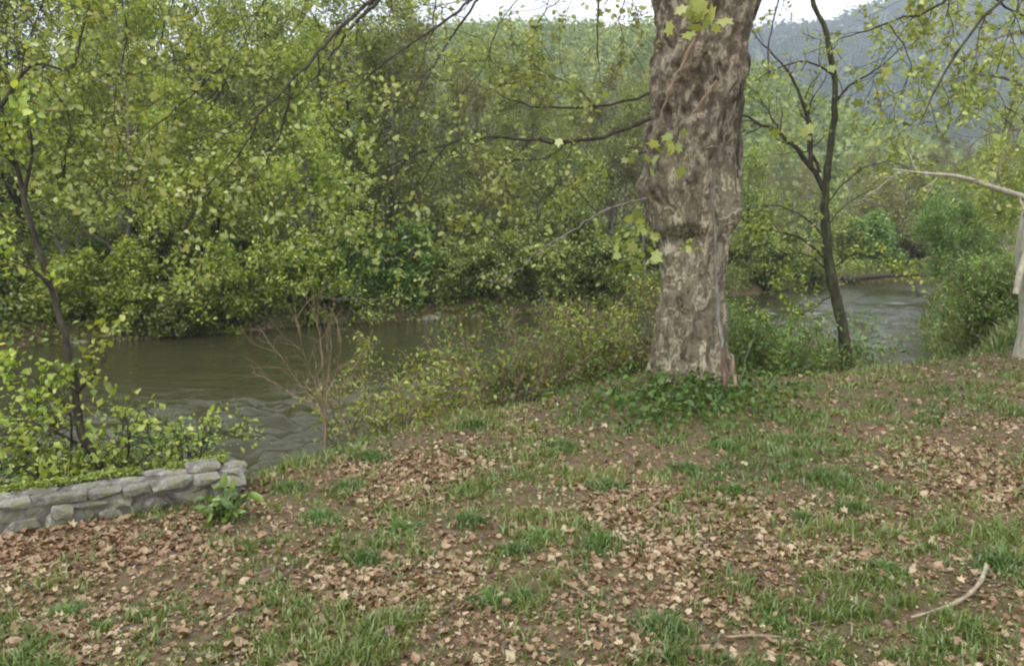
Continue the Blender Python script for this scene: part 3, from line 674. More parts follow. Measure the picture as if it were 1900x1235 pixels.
# main limbs above the frame, from the fork
add_branch(pl, OFF, [(1262, -70, 12.4), (1235, -180, 12.2), (1180, -330, 11.8), (1120, -520, 11.6), (1090, -760, 11.8)], .46, .10, M['plane_bark'], 'limb', sides=14, twigs=9, twl=2.2, leaves=10, lsz=.09)
add_branch(pl, OFF, [(1385, -60, 12.5), (1425, -160, 12.8), (1480, -320, 13.0), (1540, -520, 13.2), (1560, -760, 13.4)], .44, .10, M['plane_bark'], 'limb', sides=14, twigs=9, twl=2.2, leaves=10, lsz=.09)
BR = [  # boughs and twigs seen in the photo
 ([(1225, -150, 12.2), (1080, -190, 11.4), (900, -130, 10.6), (760, -70, 10.0), (700, -12, 9.6), (640, 42, 9.4), (590, 98, 9.2), (540, 150, 9.0), (480, 212, 8.9), (430, 245, 8.8), (362, 240, 8.7)], .04, .005, 10, .7),
 ([(900, -130, 10.6), (760, -45, 10.1), (690, 12, 9.8), (645, 60, 9.6), (612, 105, 9.5), (560, 170, 9.4), (500, 200, 9.3)], .03, .004, 7, .6),
 ([(1225, -110, 12.2), (1050, -110, 11.2), (905, -30, 10.6), (850, 22, 10.4), (795, 60, 10.3), (720, 112, 10.2), (655, 168, 10.1), (620, 200, 10)], .03, .004, 8, .6),
 ([(905, -30, 10.6), (860, 40, 10.8), (830, 80, 10.8), (790, 150, 10.8), (760, 190, 10.8)], .018, .004, 5, .5),
 ([(1205, 222, 12.0), (1120, 252, 11.6), (1060, 262, 11.4), (980, 258, 11.2), (900, 254, 11.0), (830, 268, 10.8), (760, 292, 10.7), (700, 322, 10.6), (680, 342, 10.5)], .034, .006, 11, .5),
 ([(1060, 262, 11.4), (1010, 290, 11.3), (950, 299, 11.2), (880, 296, 11.2), (800, 284, 11.1)], .014, .005, 6, .45),
 ([(1205, 175, 12.0), (1110, 198, 11.7), (1020, 200, 11.5), (960, 190, 11.4), (920, 172, 11.3)], .022, .005, 6, .45),
 ([(1200, 280, 12.0), (1150, 300, 11.6), (1110, 330, 11.3), (1090, 360, 11.2)], .014, .004, 3, .4),
 ([(1198, 368, 12.0), (1110, 396, 11.5), (1060, 430, 11.3), (1000, 466, 11.1), (960, 502, 11.0), (935, 530, 10.9)], .02, .004, 8, .45),
 ([(1235, -180, 12.2), (1150, -120, 11.5), (1115, -20, 11), (1110, 70, 10.9), (1112, 165, 10.9)], .03, .004, 5, .35),
 ([(1115, -20, 11), (1040, 0, 10.8), (1000, 40, 10.7), (980, 90, 10.7)], .012, .003, 4, .35),
 ([(1480, -320, 13.0), (1600, -220, 12.2), (1760, -80, 11.6), (1750, 5, 11.4), (1650, 42, 11.3), (1580, 68, 11.2), (1500, 100, 11.1)], .035, .004, 9, .6),
 ([(1760, -80, 11.6), (1835, -10, 11.2), (1900, 30, 11.0), (1980, 60, 10.8)], .022, .008, 6, .6),
 ([(1425, -160, 12.8), (1450, -60, 12), (1440, 20, 11.8), (1425, 90, 11.7), (1428, 140, 11.6)], .02, .004, 5, .4),
 ([(1540, -520, 13.2), (1700, -420, 12.0), (1850, -250, 11.0), (1900, -60, 10.6), (1800, 60, 10.4), (1740, 160, 10.3), (1700, 240, 10.3)], .05, .004, 10, .6),
]
for k, (q, r0, r1, tw, twl) in enumerate(BR):
    add_branch(pl, OFF, q, r0, r1, M['bark_dark'] if k not in (8,) else M['bark_grey'], 'branch', sides=6, twigs=tw, twl=twl, jitter=.012, leaves=4, lsz=.06, up=-.02)
# leafy hanging twigs of the wide crown
add_branch(pl, OFF, [(900, -130, 10.6), (600, -170, 9.8), (300, -150, 9.2), (40, -120, 8.8), (-150, -60, 8.5)], .05, .02, M['bark_dark'], 'branch', twigs=8, twl=.8, leaves=5, lsz=.07)
VEIL = [([(600, -170, 9.8), (520, -60, 9.6), (470, 40, 9.5), (420, 120, 9.4)]), ([(600, -170, 9.8), (560, -40, 9.9), (590, 50, 9.9), (630, 130, 9.9)]), ([(300, -150, 9.2), (330, -40, 9.2), (300, 60, 9.2), (330, 150, 9.2)]), ([(300, -150, 9.2), (220, -60, 9), (235, 60, 9), (212, 190, 9), (225, 330, 9)]),
        ([(40, -120, 8.8), (90, -30, 8.8), (60, 60, 8.8), (90, 150, 8.8)]), ([(-150, -60, 8.5), (-40, 40, 8.5), (10, 140, 8.5), (50, 230, 8.5)]), ([(40, -120, 8.8), (160, -20, 8.8), (148, 70, 8.8), (128, 140, 8.8)]), ([(900, -130, 10.6), (820, -40, 10.5), (800, 60, 10.5), (760, 160, 10.5), (700, 230, 10.5)]),
        ([(480, 212, 8.9), (440, 290, 8.9), (380, 360, 8.9), (350, 430, 8.9)]), ([(540, 150, 9.0), (520, 250, 9.1), (480, 330, 9.1), (490, 400, 9.1)]), ([(1080, -190, 11.4), (1000, -60, 11.2), (930, 40, 11.1), (900, 120, 11.1), (850, 180, 11.1)]), ([(760, 292, 10.7), (700, 360, 10.7), (640, 400, 10.7), (600, 470, 10.7)]),
        ([(980, 258, 11.2), (930, 330, 11.1), (880, 400, 11.1)]), ([(1110, 198, 11.7), (1050, 150, 11.4), (1000, 140, 11.3), (940, 160, 11.2)]), ([(830, 268, 10.8), (780, 340, 10.8), (760, 420, 10.8), (710, 480, 10.8)]), ([(1110, 396, 11.5), (1060, 350, 11.3), (1000, 340, 11.2), (940, 360, 11.1)]),
        ([(1850, -250, 11.0), (1780, -100, 11), (1760, 20, 11), (1790, 120, 11), (1760, 210, 11)]), ([(1850, -250, 11.0), (1930, -100, 10.6), (1880, 40, 10.6), (1850, 140, 10.6), (1870, 230, 10.6)]), ([(1760, -80, 11.6), (1700, 20, 11.4), (1640, 110, 11.4), (1610, 180, 11.4)]), ([(1650, 42, 11.3), (1690, 120, 11.3), (1660, 200, 11.3), (1680, 280, 11.3)]), ([(1080, -190, 11.4), (1050, -60, 11.2), (1010, 20, 11.1), (985, 80, 11.1)]), ([(1150, -120, 11.5), (1170, -30, 11.2), (1150, 40, 11.1), (1165, 110, 11.1)]), ([(420, 120, 9.4), (330, 200, 9.3), (260, 260, 9.2), (230, 340, 9.2)]), ([(590, 98, 9.2), (600, 200, 9.3), (640, 280, 9.3), (620, 360, 9.3)]), ([(1060, 262, 11.4), (1040, 330, 11.3), (1000, 400, 11.3), (1010, 470, 11.3)]), ([(90, 150, 8.8), (130, 230, 8.8), (120, 320, 8.8), (160, 400, 8.8)])]
for q in VEIL: add_branch(pl, OFF, q, .012, .003, M['bark_dark'], 'branch', twigs=12, twl=.6, jitter=.012, leaves=6, lsz=.066, up=-.03)
# sprouting leaf clusters on short shoots
SPR = [((1215, 470, 11.6), (1185, 452, 11.0), 30, .19, .19), ((1260, 300, 11.7), (1245, 270, 11.1), 16, .14, .19), ((1290, 70, 11.6), (1288, 35, 10.9), 18, .2, .24), ((1300, 470, 11.75), (1280, 452, 11.3), 7, .07, .15),
       ((1120, 330, 11.4), (1112, 312, 11.2), 4, .07, .14), ((915, 440, 11.0), (882, 412, 10.9), 7, .1, .15), ((1020, 205, 11.5), (965, 160, 11.3), 6, .12, .14), ((1095, 150, 10.9), (1080, 165, 10.9), 6, .14, .14), ((1110, 10, 10.9), (1105, 8, 10.9), 8, .16, .14),
       ((1055, 265, 11.4), (1040, 255, 11.3), 9, .2, .12), ((1170, 300, 11.7), (1178, 292, 11.5), 4, .08, .15), ((1210, 500, 11.7), (1195, 497, 11.3), 7, .09, .15)]
for a, b, n_, rad, sz in SPR:
    o = link('shoot', tube_mesh('shoot', [(smoothpath([pt(*a), (pt(*a) + pt(*b)) / 2 + [0, -.03, .05], pt(*b)], 3) - OFF, np.linspace(.012, .004, 7))], M['bark_tan'], 5), pl)
    leaf_spray(o, OFF, pt(*b), n_, rad, sz, rgl)
# dead climber stems on the bark, and the broken sprouts at the base
VINE = [([(1290, 60, 11.55), (1272, 110, 11.6), (1245, 160, 11.62), (1228, 215, 11.7), (1212, 262, 11.75), (1202, 290, 11.85)], .022, 'bark_tan'), ([(1330, 150, 11.6), (1300, 190, 11.58), (1280, 215, 11.6)], .02, 'bark_tan'),
        ([(1365, 190, 11.8), (1352, 230, 11.72), (1340, 268, 11.68), (1312, 276, 11.62), (1318, 320, 11.62), (1332, 352, 11.64), (1345, 385, 11.68)], .013, 'bark_grey'),
        ([(1376, 60, 11.95), (1374, 130, 11.9), (1376, 200, 11.9), (1368, 280, 11.9), (1372, 330, 11.95)], .035, 'bark_dark'),
        ([(1352, 735, 11.55), (1342, 660, 11.7), (1334, 590, 11.78), (1328, 500, 11.8), (1326, 420, 11.8), (1322, 330, 11.75)], .034, 'bark_grey')]
for q, r, mt in VINE:
    link('climber_stem', tube_mesh('climber_stem', [(smoothpath([pt(*k) for k in q], 5) - OFF + rgl.normal(size=((len(q) - 1) * 5 + 1, 3)) * .012, np.linspace(r, r * .45, (len(q) - 1) * 5 + 1) * rgl.uniform(.75, 1.25, (len(q) - 1) * 5 + 1))], M[mt], 6), pl)
for q, r, mt in (([(1345, 745, 11.5), (1343, 690, 11.5), (1340, 645, 11.55)], .06, 'bark_red'), ([(1362, 742, 11.45), (1362, 700, 11.45), (1356, 655, 11.5)], .045, 'bark_tan'), ([(1366, 748, 11.4), (1380, 680, 11.4), (1398, 615, 11.4)], .012, 'bark_grey')):
    link('dead_sprout', tube_mesh('dead_sprout', [(smoothpath([pt(*k) for k in q], 5) - OFF + rgl.normal(size=(11, 3)) * .012, np.linspace(r, r * .3, 11) * rgl.uniform(.7, 1.2, 11))], M[mt], 7), pl)

# ------------------------------------------------------------------ forked dark tree on the bank to the right
D2 = 15.4
b2 = pt(1572, 694, D2); b2[2] = hz(b2[0], b2[1]) - .1
al = empty('alder_tree', tuple(b2)); tag(al, 'slender dark forked tree with moss on the bank right of the big trunk', 'tree')
T2 = smoothpath([b2] + [pt(a, b, D2) for a, b in ((1568, 640), (1552, 560), (1538, 480), (1530, 400), (1533, 330), (1544, 240), (1549, 150), (1532, 60), (1506, -10), (1490, -120), (1500, -300))], 4)
r2 = np.interp(np.linspace(0, 1, len(T2)), [0, .3, .5, 1], [.12, .092, .066, .026])
T2 = T2 + RNG.normal(size=T2.shape) * .012
link('trunk', tube_mesh('trunk', [(T2 - b2, r2 * RNG.uniform(.88, 1.12, len(r2)))], M['bark_moss'], 9), al)
for q, r in (([(1530, 352), (1492, 292), (1445, 246), (1405, 226), (1370, 208), (1330, 160)], .06), ([(1506, 312), (1500, 225), (1472, 150), (1425, 92), (1395, 60)], .045), ([(1522, 320), (1498, 262), (1506, 190), (1540, 130)], .035), ([(1545, 200), (1575, 160), (1640, 118), (1700, 60)], .03),
             ([(1445, 246), (1425, 205), (1405, 170)], .02), ([(1532, 480), (1480, 440), (1440, 430), (1410, 405)], .03), ([(1536, 500), (1500, 475), (1455, 470)], .02), ([(1549, 140), (1500, 115), (1440, 128), (1400, 150)], .025), ([(1534, 420), (1570, 380), (1620, 350)], .015)):
    add_branch(al, b2, [(a, b, D2 + .15 * k) for k, (a, b) in enumerate(q)], r, .006, M['bark_dark'], 'branch', twigs=9, twl=.7, jitter=.012, leaves=4, lsz=.06, lmat='leaf_bright', up=.02)
for q in ([(1545, 520), (1500, 525), (1440, 545), (1385, 570)], [(1550, 545), (1510, 570), (1460, 600), (1410, 615)], [(1540, 500), (1590, 470), (1640, 470), (1690, 490)], [(1536, 450), (1490, 400), (1430, 380), (1390, 390)], [(1532, 380), (1590, 320), (1650, 300), (1700, 320)]):
    add_branch(al, b2, [(a, b, D2 - .2 * k) for k, (a, b) in enumerate(q)], .016, .004, M['bark_dark'], 'branch', twigs=12, twl=.6, jitter=.012, leaves=6, lsz=.062, lmat='leaf_bright', up=-.01)
for c, n_ in (((1550, 92), 9), ((1500, 246), 6), ((1440, 262), 4), ((1622, 172), 7), ((1640, 150), 4)):
    o = link('shoot', tube_mesh('shoot', [(np.array([pt(c[0] + 12, c[1] + 18, D2 - .2), pt(c[0] + 4, c[1] + 6, D2 - .5), pt(*c, D2 - .6)]) - b2, [.012, .008, .004])], M['bark_tan'], 5), al)
    leaf_spray(o, b2, pt(*c, D2 - .6), n_, .13, .2, rgl)

# ------------------------------------------------------------------ plane tree at the right edge
b3 = pt(1945, 640, 15.5); b3[2] = hz(b3[0], b3[1]) - .1
p3 = empty('plane_tree', tuple(b3)); tag(p3, 'pale-barked plane tree cut off by the right edge of the photo', 'tree')
link('trunk', tube_mesh('trunk', [(smoothpath([b3] + [pt(a, b, 15.5) for a, b in ((1938, 560), (1928, 460), (1945, 330), (1960, 150), (1950, -60), (1940, -300))], 5) - b3, np.interp(np.linspace(0, 1, 36), [0, .1, .3, 1], [.62, .44, .40, .2]))], M['bark_pale'], 16), p3)
add_branch(p3, b3, [(1945, 385, 15.2), (1900, 366, 13.6), (1850, 350, 12.2), (1780, 328, 11.0), (1720, 322, 10.2), (1655, 314, 9.6)], .06, .007, M['bark_pale'], 'branch', twigs=7, twl=.6, leaves=4, lsz=.07)
add_branch(p3, b3, [(1905, 470, 15.1), (1893, 505, 14.9), (1884, 545, 14.85)], .07, .05, M['bark_pale'], 'branch', twigs=0)
for q in ([(1950, 200, 15.5), (1880, 150, 14.5), (1800, 140, 13.6), (1740, 160, 13)], [(1955, 100, 15.5), (1900, 60, 14.2), (1830, 80, 13.2), (1770, 120, 12.8)], [(1950, 260, 15.4), (1890, 240, 14.4), (1830, 250, 13.6), (1790, 280, 13.2)], [(1945, 20, 15.5), (1860, -30, 14), (1760, -20, 13), (1690, 30, 12.6)]):
    add_branch(p3, b3, q, .04, .005, M['bark_grey'], 'branch', twigs=18, twl=1.0, leaves=13, lsz=.075)

# ------------------------------------------------------------------ saplings and shrubs on the near bank
D4 = 8.6
b4 = pt(186, 905, D4); b4[2] = hz(b4[0], b4[1]) - .1
ls = empty('leaning_tree', tuple(b4)); tag(ls, 'thin dark tree leaning left from behind the stone wall', 'tree')
T4 = smoothpath([b4] + [pt(*q) for q in ((186, 890, D4), (150, 800, D4), (136, 700, D4), (120, 615, D4), (88, 510, D4), (34, 325, D4), (0, 200, D4), (-40, 60, D4), (-60, -100, D4))], 4)
T4 += RNG.normal(size=T4.shape) * .008
link('trunk', tube_mesh('trunk', [(T4 - b4, np.interp(np.linspace(0, 1, len(T4)), [0, .15, .4, 1], [.075, .05, .036, .015]))], M['bark_dark'], 8), ls)
for q, tw, lf in (([(150, 800, D4), (110, 740, 8.5), (60, 700, 8.4), (10, 690, 8.3)], 9, 8), ([(140, 730, D4), (180, 690, 8.5), (200, 660, 8.4)], 6, 7), ([(160, 830, D4), (100, 800, 8.4), (40, 780, 8.3), (-20, 790, 8.2)], 9, 8), ([(45, 360, D4), (60, 280, 8.5), (50, 210, 8.4)], 6, 7), ([(30, 310, D4), (-10, 260, 8.4), (-40, 230, 8.3)], 5, 7),
                  ([(100, 540, D4), (60, 500, 8.4), (10, 480, 8.3)], 6, 6), ([(0, 200, D4), (60, 120, 8.6), (130, 130, 8.6), (150, 70, 8.6), (165, 10, 8.6)], 5, 4)):
    add_branch(ls, b4, q, .022, .005, M['bark_dark'], 'branch', twigs=tw, twl=.42, leaves=lf, lsz=.066, lmat='leaf_bright')

def px_plant(name, key, mat, px, py_base, D, sc, label, cat, rz=None, sz=None, zz=None):
    p = pt(px, py_base, D)
    return plant(name, key, mat, p[0], D, sc, label, cat, 'shrubs on the near bank', rz, sz, zz=zz)
NB = [
 (290, 860, 8.9, 'leafy_a', 'leaf_bright', .88, 'leafy sapling with thin upright stem behind the wall'),
 (50, 880, 8.3, 'leafy_b', 'leaf_bright', 1.10, 'dense leafy shrub behind the wall at the left edge'),
 (140, 880, 8.6, 'leafy_a', 'leaf_bright', 1.00, 'low bright shrub around the foot of the leaning tree'),
 (-60, 880, 8.0, 'leafy_a', 'leaf_fresh', .95, 'green shrub behind the wall cut off by the left edge'),
 (350, 860, 9.1, 'leafy_b', 'leaf_bright', .62, 'small leafy shrub behind the right half of the wall'),
 (215, 870, 9.4, 'leafy_b', 'leaf_fresh', 0.95, 'green shrub behind the wall between leaning tree and sapling'),
 (740, 760, 11.6, 'fine_b', 'leaf_bright', 1.3, 'feathery yellow-green shrub over the water right of the bare shrub'),
 (840, 740, 12.3, 'fine_a', 'leaf_bright', 1.3, 'wispy light green shrub on the bank edge in front of the river'),
 (950, 730, 12.9, 'fine_b', 'leaf_fresh', 1.25, 'tangled fresh green shrub on the bank edge at mid photo'),
 (1060, 710, 13.6, 'fine_a', 'leaf_bright', 1.0, 'tall thin shrub on the bank left of the big trunk'),
 (1140, 700, 14.2, 'fine_b', 'leaf_bright', 1.3, 'dense green bush pressed against the left of the big trunk'),
 (1200, 690, 14.2, 'fine_a', 'leaf_dark', 1.1, 'dark ivy-green bush at the left foot of the big trunk'),
 (1420, 690, 14.4, 'fine_c', 'leaf_fresh', 1.15, 'light green shrub at the right foot of the big trunk'),
 (1480, 680, 15.6, 'fine_c', 'leaf_fresh', 1.25, 'grassy green shrub between the big trunk and the forked tree'),
 (1400, 640, 16.5, 'fine_b', 'leaf_olive', 1.5, 'grey-green bush right behind the big trunk'),
 (1515, 660, 17.2, 'fine_c', 'leaf_fresh', 1.5, 'light green shrub at the foot of the forked dark tree'),
 (1715, 660, 18.5, 'fine_a', 'leaf_fresh', .7, 'thin green shrub on the bank right of the forked tree'),
 (1825, 650, 20.5, 'fine_c', 'leaf_fresh', 1.3, 'rounded green bush on the bank at right below the pale branch'),
 (1850, 620, 21.5, 'fine_c', 'leaf_bright', 1.05, 'thick green bush on the bank beside the pale plane tree'),
 (1930, 620, 22, 'bush_b', 'leaf_fresh', .85, 'green bush at the right edge behind the pale trunk'),
]
for px, py, D, key, mat, sc, lab in NB: px_plant('bank_shrub', key, mat, px, py, D, sc, lab, 'shrub')
for px, D, key, mat, sc, lab in ((1800, 36, 'willow_a', 'leaf_fresh', .80, 'bright green weeping willow bush on the near bank at right'), (1985, 29, 'willow_a', 'leaf_bright', .95, 'yellow-green willow at the right edge behind the pale branch'), (1860, 46, 'tall_a', 'leaf_bright', .75, 'tall yellow-green tree behind the pale branch at right'), (1990, 40, 'tall_b', 'leaf_bright', .75, 'tall yellow-green tree outside the right edge whose crown reaches in')):
    plant('bank_tree', key, mat, X_at(px, D), D, sc, lab, 'tree', 'trees on the near bank at right')

# bare twiggy shrub
D5 = 10.2
b5 = pt(602, 815, D5); b5[2] = hz(b5[0], b5[1]) - .05
rg = np.random.default_rng(77); bs = empty('bare_shrub', tuple(b5)); tag(bs, 'bare tan twiggy shrub fanning up in front of the river', 'shrub')
for q in ([(600, 770), (560, 720), (520, 660), (478, 605)], [(600, 760), (575, 690), (556, 620), (548, 570)], [(602, 750), (598, 680), (590, 600), (580, 560)], [(604, 750), (612, 680), (612, 610), (600, 560)], [(600, 775), (545, 735), (500, 705), (470, 690)], [(604, 760), (622, 700), (632, 640), (625, 590)]):
    S = smoothpath([b5] + [pt(a, b, D5 + rg.uniform(-.25, .25)) for a, b in q], 4); S += rg.normal(size=S.shape) * .008
    ps = [(S - b5, np.linspace(.014, .003, len(S)))]
    for k in range(14):
        p, d = on(S, .2 + .75 * (k + rg.random()) / 14); A = path(rg, p, side_dir(rg, d, rg.uniform(.3, .8)), rg.uniform(.15, .6), 5, .2, .05); ps.append((A - b5, np.linspace(.005, .002, 6)))
        p, d = on(A, .6); B = path(rg, p, side_dir(rg, d, .7), rg.uniform(.1, .25), 3, .2, .03); ps.append((B - b5, np.array([.003, .002, .002, .0015])))
    link('stem', tube_mesh('stem', ps, M['bark_tan'], 5), bs)

# ------------------------------------------------------------------ stone wall
wl = empty('stone_wall', (W0[0], W0[1], 0)); tag(wl, 'low rough grey stone wall with moss along the left bank', 'wall')
Lw = np.linalg.norm(W1 - W0); rw = random.Random(5)
ang = math.atan2(wdir[1], wdir[0]); wl.rotation_euler = (0, 0, ang)
def wtop(s): return .25 - .03 * s / Lw
# rubble core
bm = bmesh.new()
nseg = 24
rows = []
for k in range(nseg + 1):
    s = Lw * k / nseg * .985; zt = wtop(s) - .055 + rw.uniform(-.012, .012)
    rows.append([bm.verts.new((s, y + rw.uniform(-.01, .01), z)) for y, z in ((.035, -.35), (.035, zt * .5), (.045, zt + .02), (.3, zt + .01), (.48, zt), (.50, -1.0))])
for a, b in zip(rows[:-1], rows[1:]):
    for i in range(5): bm.faces.new((a[i], b[i], b[i + 1], a[i + 1]))
bm.faces.new(rows[0]); bm.faces.new(rows[-1][::-1])
me = bpy.data.meshes.new('core'); bm.to_mesh(me); bm.free(); me.materials.append(M['mortar']); link('core', me, wl)
def add_stone(s, y, z, sx, sy, sz, seed, rot=0.05):
    o = link('stone', stone_mesh('stone', seed, sx, sy, sz, M['stone'], 26), wl, (s, y, z)); o.rotation_euler = (rw.uniform(-rot, rot), rw.uniform(-rot, rot), rw.uniform(-.15, .15))
sd = 200
for row, (zc, hh) in enumerate(((.03, .085), (.145, .065))):
    s = rw.uniform(0, .1)
    while s < Lw - .1:
        w_ = rw.uniform(.06, .20); add_stone(s + w_, .10 + rw.uniform(-.03, .02), zc * wtop(s) / .25 + rw.uniform(-.02, .02), w_ * .97, rw.uniform(.08, .12), hh * rw.uniform(.8, 1.15), sd, .12); sd += 1; s += 2 * w_ * .88
for row, yc in enumerate((.13, .37)):
    s = rw.uniform(0, .15)
    while s < Lw - .1:
        w_ = rw.uniform(.11, .27); add_stone(s + w_, yc + rw.uniform(-.03, .03), wtop(s) - .03 + rw.uniform(-.01, .01), w_ * .97, rw.uniform(.13, .17), rw.uniform(.038, .046), sd, .025); sd += 1; s += 2 * w_ * .9
add_stone(Lw - .30, .28, wtop(Lw) + .02, .15, .16, .05, 999)
rg = np.random.default_rng(9)
s = rg.uniform(0, Lw * .97, 9000); y = .44 + rg.normal(size=9000) * .05 + .05 * (vn(s * 3, s * 0, 3) - .5)
k = (vn(s * 2.5, s * 0, 8) > .42) & (rg.random(9000) < .8)
P = np.stack([s, y, wtop(0) - .0 + .02 * rg.random(9000) + .03 * (vn(s * 5, y * 5, 1) - .3) - np.clip(y - .48, 0, 1) * 1.2], -1)[k]
o = link('moss', leaf_cloud('moss', P, M['moss'], .028, .4, .8, .6, rg), wl); o['label'] = 'yellow-green moss along the back edge'

# ------------------------------------------------------------------ ground cover
def field(px, py, blobs):
    f = np.zeros(np.shape(px))
    for cx, cy, rx, ry, w in blobs: f = f + w * np.exp(-(((px - cx) / rx) ** 2 + ((py - cy) / ry) ** 2))
    return f
LIT = [(60, 1020, 190, 50, 1.6), (250, 1000, 150, 35, 1.2), (780, 880, 110, 60, 1.2), (700, 850, 60, 25, .8), (970, 780, 60, 30, .8), (1230, 1040, 120, 30, 1.0), (1400, 960, 130, 35, 1.0), (1790, 850, 130, 80, 1.0), (1560, 1040, 130, 40, .8), (1150, 930, 120, 40, .6), (700, 1100, 150, 50, .7),
       (150, 1180, 120, 30, .7), (1300, 1120, 120, 40, .5), (1750, 690, 150, 20, .6), (480, 1130, 60, 40, .5), (1880, 920, 60, 30, .8), (450, 950, 90, 25, .6), (1010, 830, 80, 30, .4)]
BARE = [(980, 1170, 190, 60, 1.2), (190, 1060, 150, 35, 1.0), (1480, 1040, 110, 35, .8), (1360, 1190, 120, 35, .7), (1830, 1090, 90, 50, .7), (1080, 1100, 100, 30, .7), (1850, 1220, 120, 30, .8), (60, 1120, 90, 30, .6), (1790, 860, 90, 50, .5), (120, 1000, 260, 50, 1.2)]
GRN = [(600, 950, 70, 30, 1.2), (480, 1060, 70, 70, 1.0), (700, 1010, 80, 60, 1.0), (230, 1150, 110, 40, .9), (740, 1200, 120, 50, 1.1), (260, 1220, 100, 30, .9), (30, 1190, 60, 40, .6), (1000, 900, 130, 70, .7), (1330, 850, 150, 60, .9), (1600, 780, 200, 70, 1.0), (1550, 900, 160, 50, .9), (1820, 720, 120, 30, 1.0), (1600, 1110, 140, 60, .8), (1590, 1210, 170, 40, 1.2), (1850, 1020, 90, 40, .8), (1150, 800, 120, 50, .9),
       (1280, 770, 120, 30, 1.0), (900, 790, 110, 25, .7), (650, 860, 60, 40, .9), (1450, 1140, 100, 40, .5), (560, 1140, 90, 40, .6), (870, 960, 90, 40, .6), (1220, 1150, 70, 30, .6), (650, 1160, 60, 30, .6), (380, 1020, 60, 40, .4)]
def near_pts(N, seed, y0=3.2, y1=22):
    rg = np.random.default_rng(seed)
    D = np.sqrt(rg.uniform(y0 ** 2, y1 ** 2, N) if False else rg.uniform(0, 1, N)) * 0 + y0 * (y1 / y0) ** rg.random(N)
    x = (rg.uniform(-150, 2050, N) - 950) / FPX * D * 1.02
    d1 = sdist(EDGE, x, D)
    return x, D, d1, rg
def in_wall(x, y):
    s = (x - W0[0]) * wdir[0] + (y - W0[1]) * wdir[1]; t = (x - W0[0]) * wn[0] + (y - W0[1]) * wn[1]
    return (s > -.3) & (s < Lw) & (t > .0) & (t < .52)
def in_trunk(x, y): return (x - OFF[0]) ** 2 + (y - OFF[1]) ** 2 < .5
def grass_blades(name, x, y, h, w, tint, rg, mat, z=None, lean=.5):
    N = len(x); z = hgt(x, y) if z is None else z
    B = np.stack([x, y, z - .01], -1); th = rg.uniform(0, 2 * np.pi, N); ld = np.stack([np.cos(th), np.sin(th), 0 * th], -1) * (lean * rg.random(N) * h)[:, None]
    ph = rg.uniform(0, np.pi, N); sd = np.stack([np.cos(ph), np.sin(ph), 0 * ph], -1) * (w * .5)[:, None]; H = np.stack([0 * h, 0 * h, h], -1)
    mid = B + H * .58 + ld * .4; tip = B + H * (1 - .25 * lean) + ld * 1.15
    V = np.stack([B - sd, B + sd, mid + sd * .75, mid - sd * .75, tip], 1).reshape(-1, 3); b = np.arange(N)[:, None] * 5
    F = np.concatenate([b + np.array([[0, 1, 2]]), b + np.array([[0, 2, 3]]), b + np.array([[3, 2, 4]])], 1).reshape(-1, 3)
    return mesh_np(name, V, F, mat, np.repeat(tint, 3))
# grass: near ground, sparse over litter and bare soil
x, y, d1, rg = near_pts(700000, 51)
px, py = proj(x, y, hgt(x, y))
g = .42 + field(px, py, GRN) - .6 * field(px, py, LIT) - 1.0 * field(px, py, BARE)
pat = fbm(x * 2.2, y * 2.2, 61); pat2 = fbm(x * 6, y * 6, 66, 2)
pat3 = vn(x * 13, y * 13, 69)
g = np.where(d1 > .2, g + .7, g)
prob = np.clip(g + .2, .2, 1.1) * np.clip((pat - .22) * 3.2, .24, 1.1) * np.clip((pat2 - .22) * 4.5, .10, 1.3) * np.clip((pat3 - .28) * 3, .12, 1.4)
k = (rg.random(len(x)) < prob * .95 + .035 * (g > -.5)) & (d1 < 2.3) & ~in_wall(x, y) & ~in_trunk(x, y)
k &= sdist([tuple(at(a, b)[:2]) for a, b in ((1690, 1152), (1785, 1120), (1829, 1070))], x, y - .04).__abs__() > .06
x, y, pat, d1 = x[k], y[k], pat[k], d1[k]
hh = (.022 + .095 * rg.random(len(x)) ** 1.9) * (.7 + .8 * np.clip((pat - .35) * 3, 0, 1)) * (1 + .6 * (d1 > -.4) + .9 * (d1 > .5))
gm = grass_blades('grass', x, y, hh, .006 + .0009 * y * (.6 + .8 * rg.random(len(x))), np.clip(.55 * rg.random(len(x)) + .5 * vn(x * .9, y * .9, 71), 0, 1), rg, M['grass'], lean=.9)
o = link('grass', gm); o['kind'] = 'stuff'; tag(o, 'thin patchy spring grass growing over the near bank', 'grass')
x, y, d1, rg = near_pts(260000, 57, 17, 52)
k = (d1 < 2.6) & (x > 6) & (fbm(x * .8, y * .8, 77) + .25 * rg.random(len(x)) > .42); x, y = x[k][:60000], y[k][:60000]
o = link('bank_grass', grass_blades('bank_grass', x, y, .25 + .4 * rg.random(len(x)), .02 + .02 * rg.random(len(x)), rg.random(len(x)), rg, M['grass'], lean=.9)); o['kind'] = 'stuff'; tag(o, 'long green grass on the near bank receding to the right', 'grass')
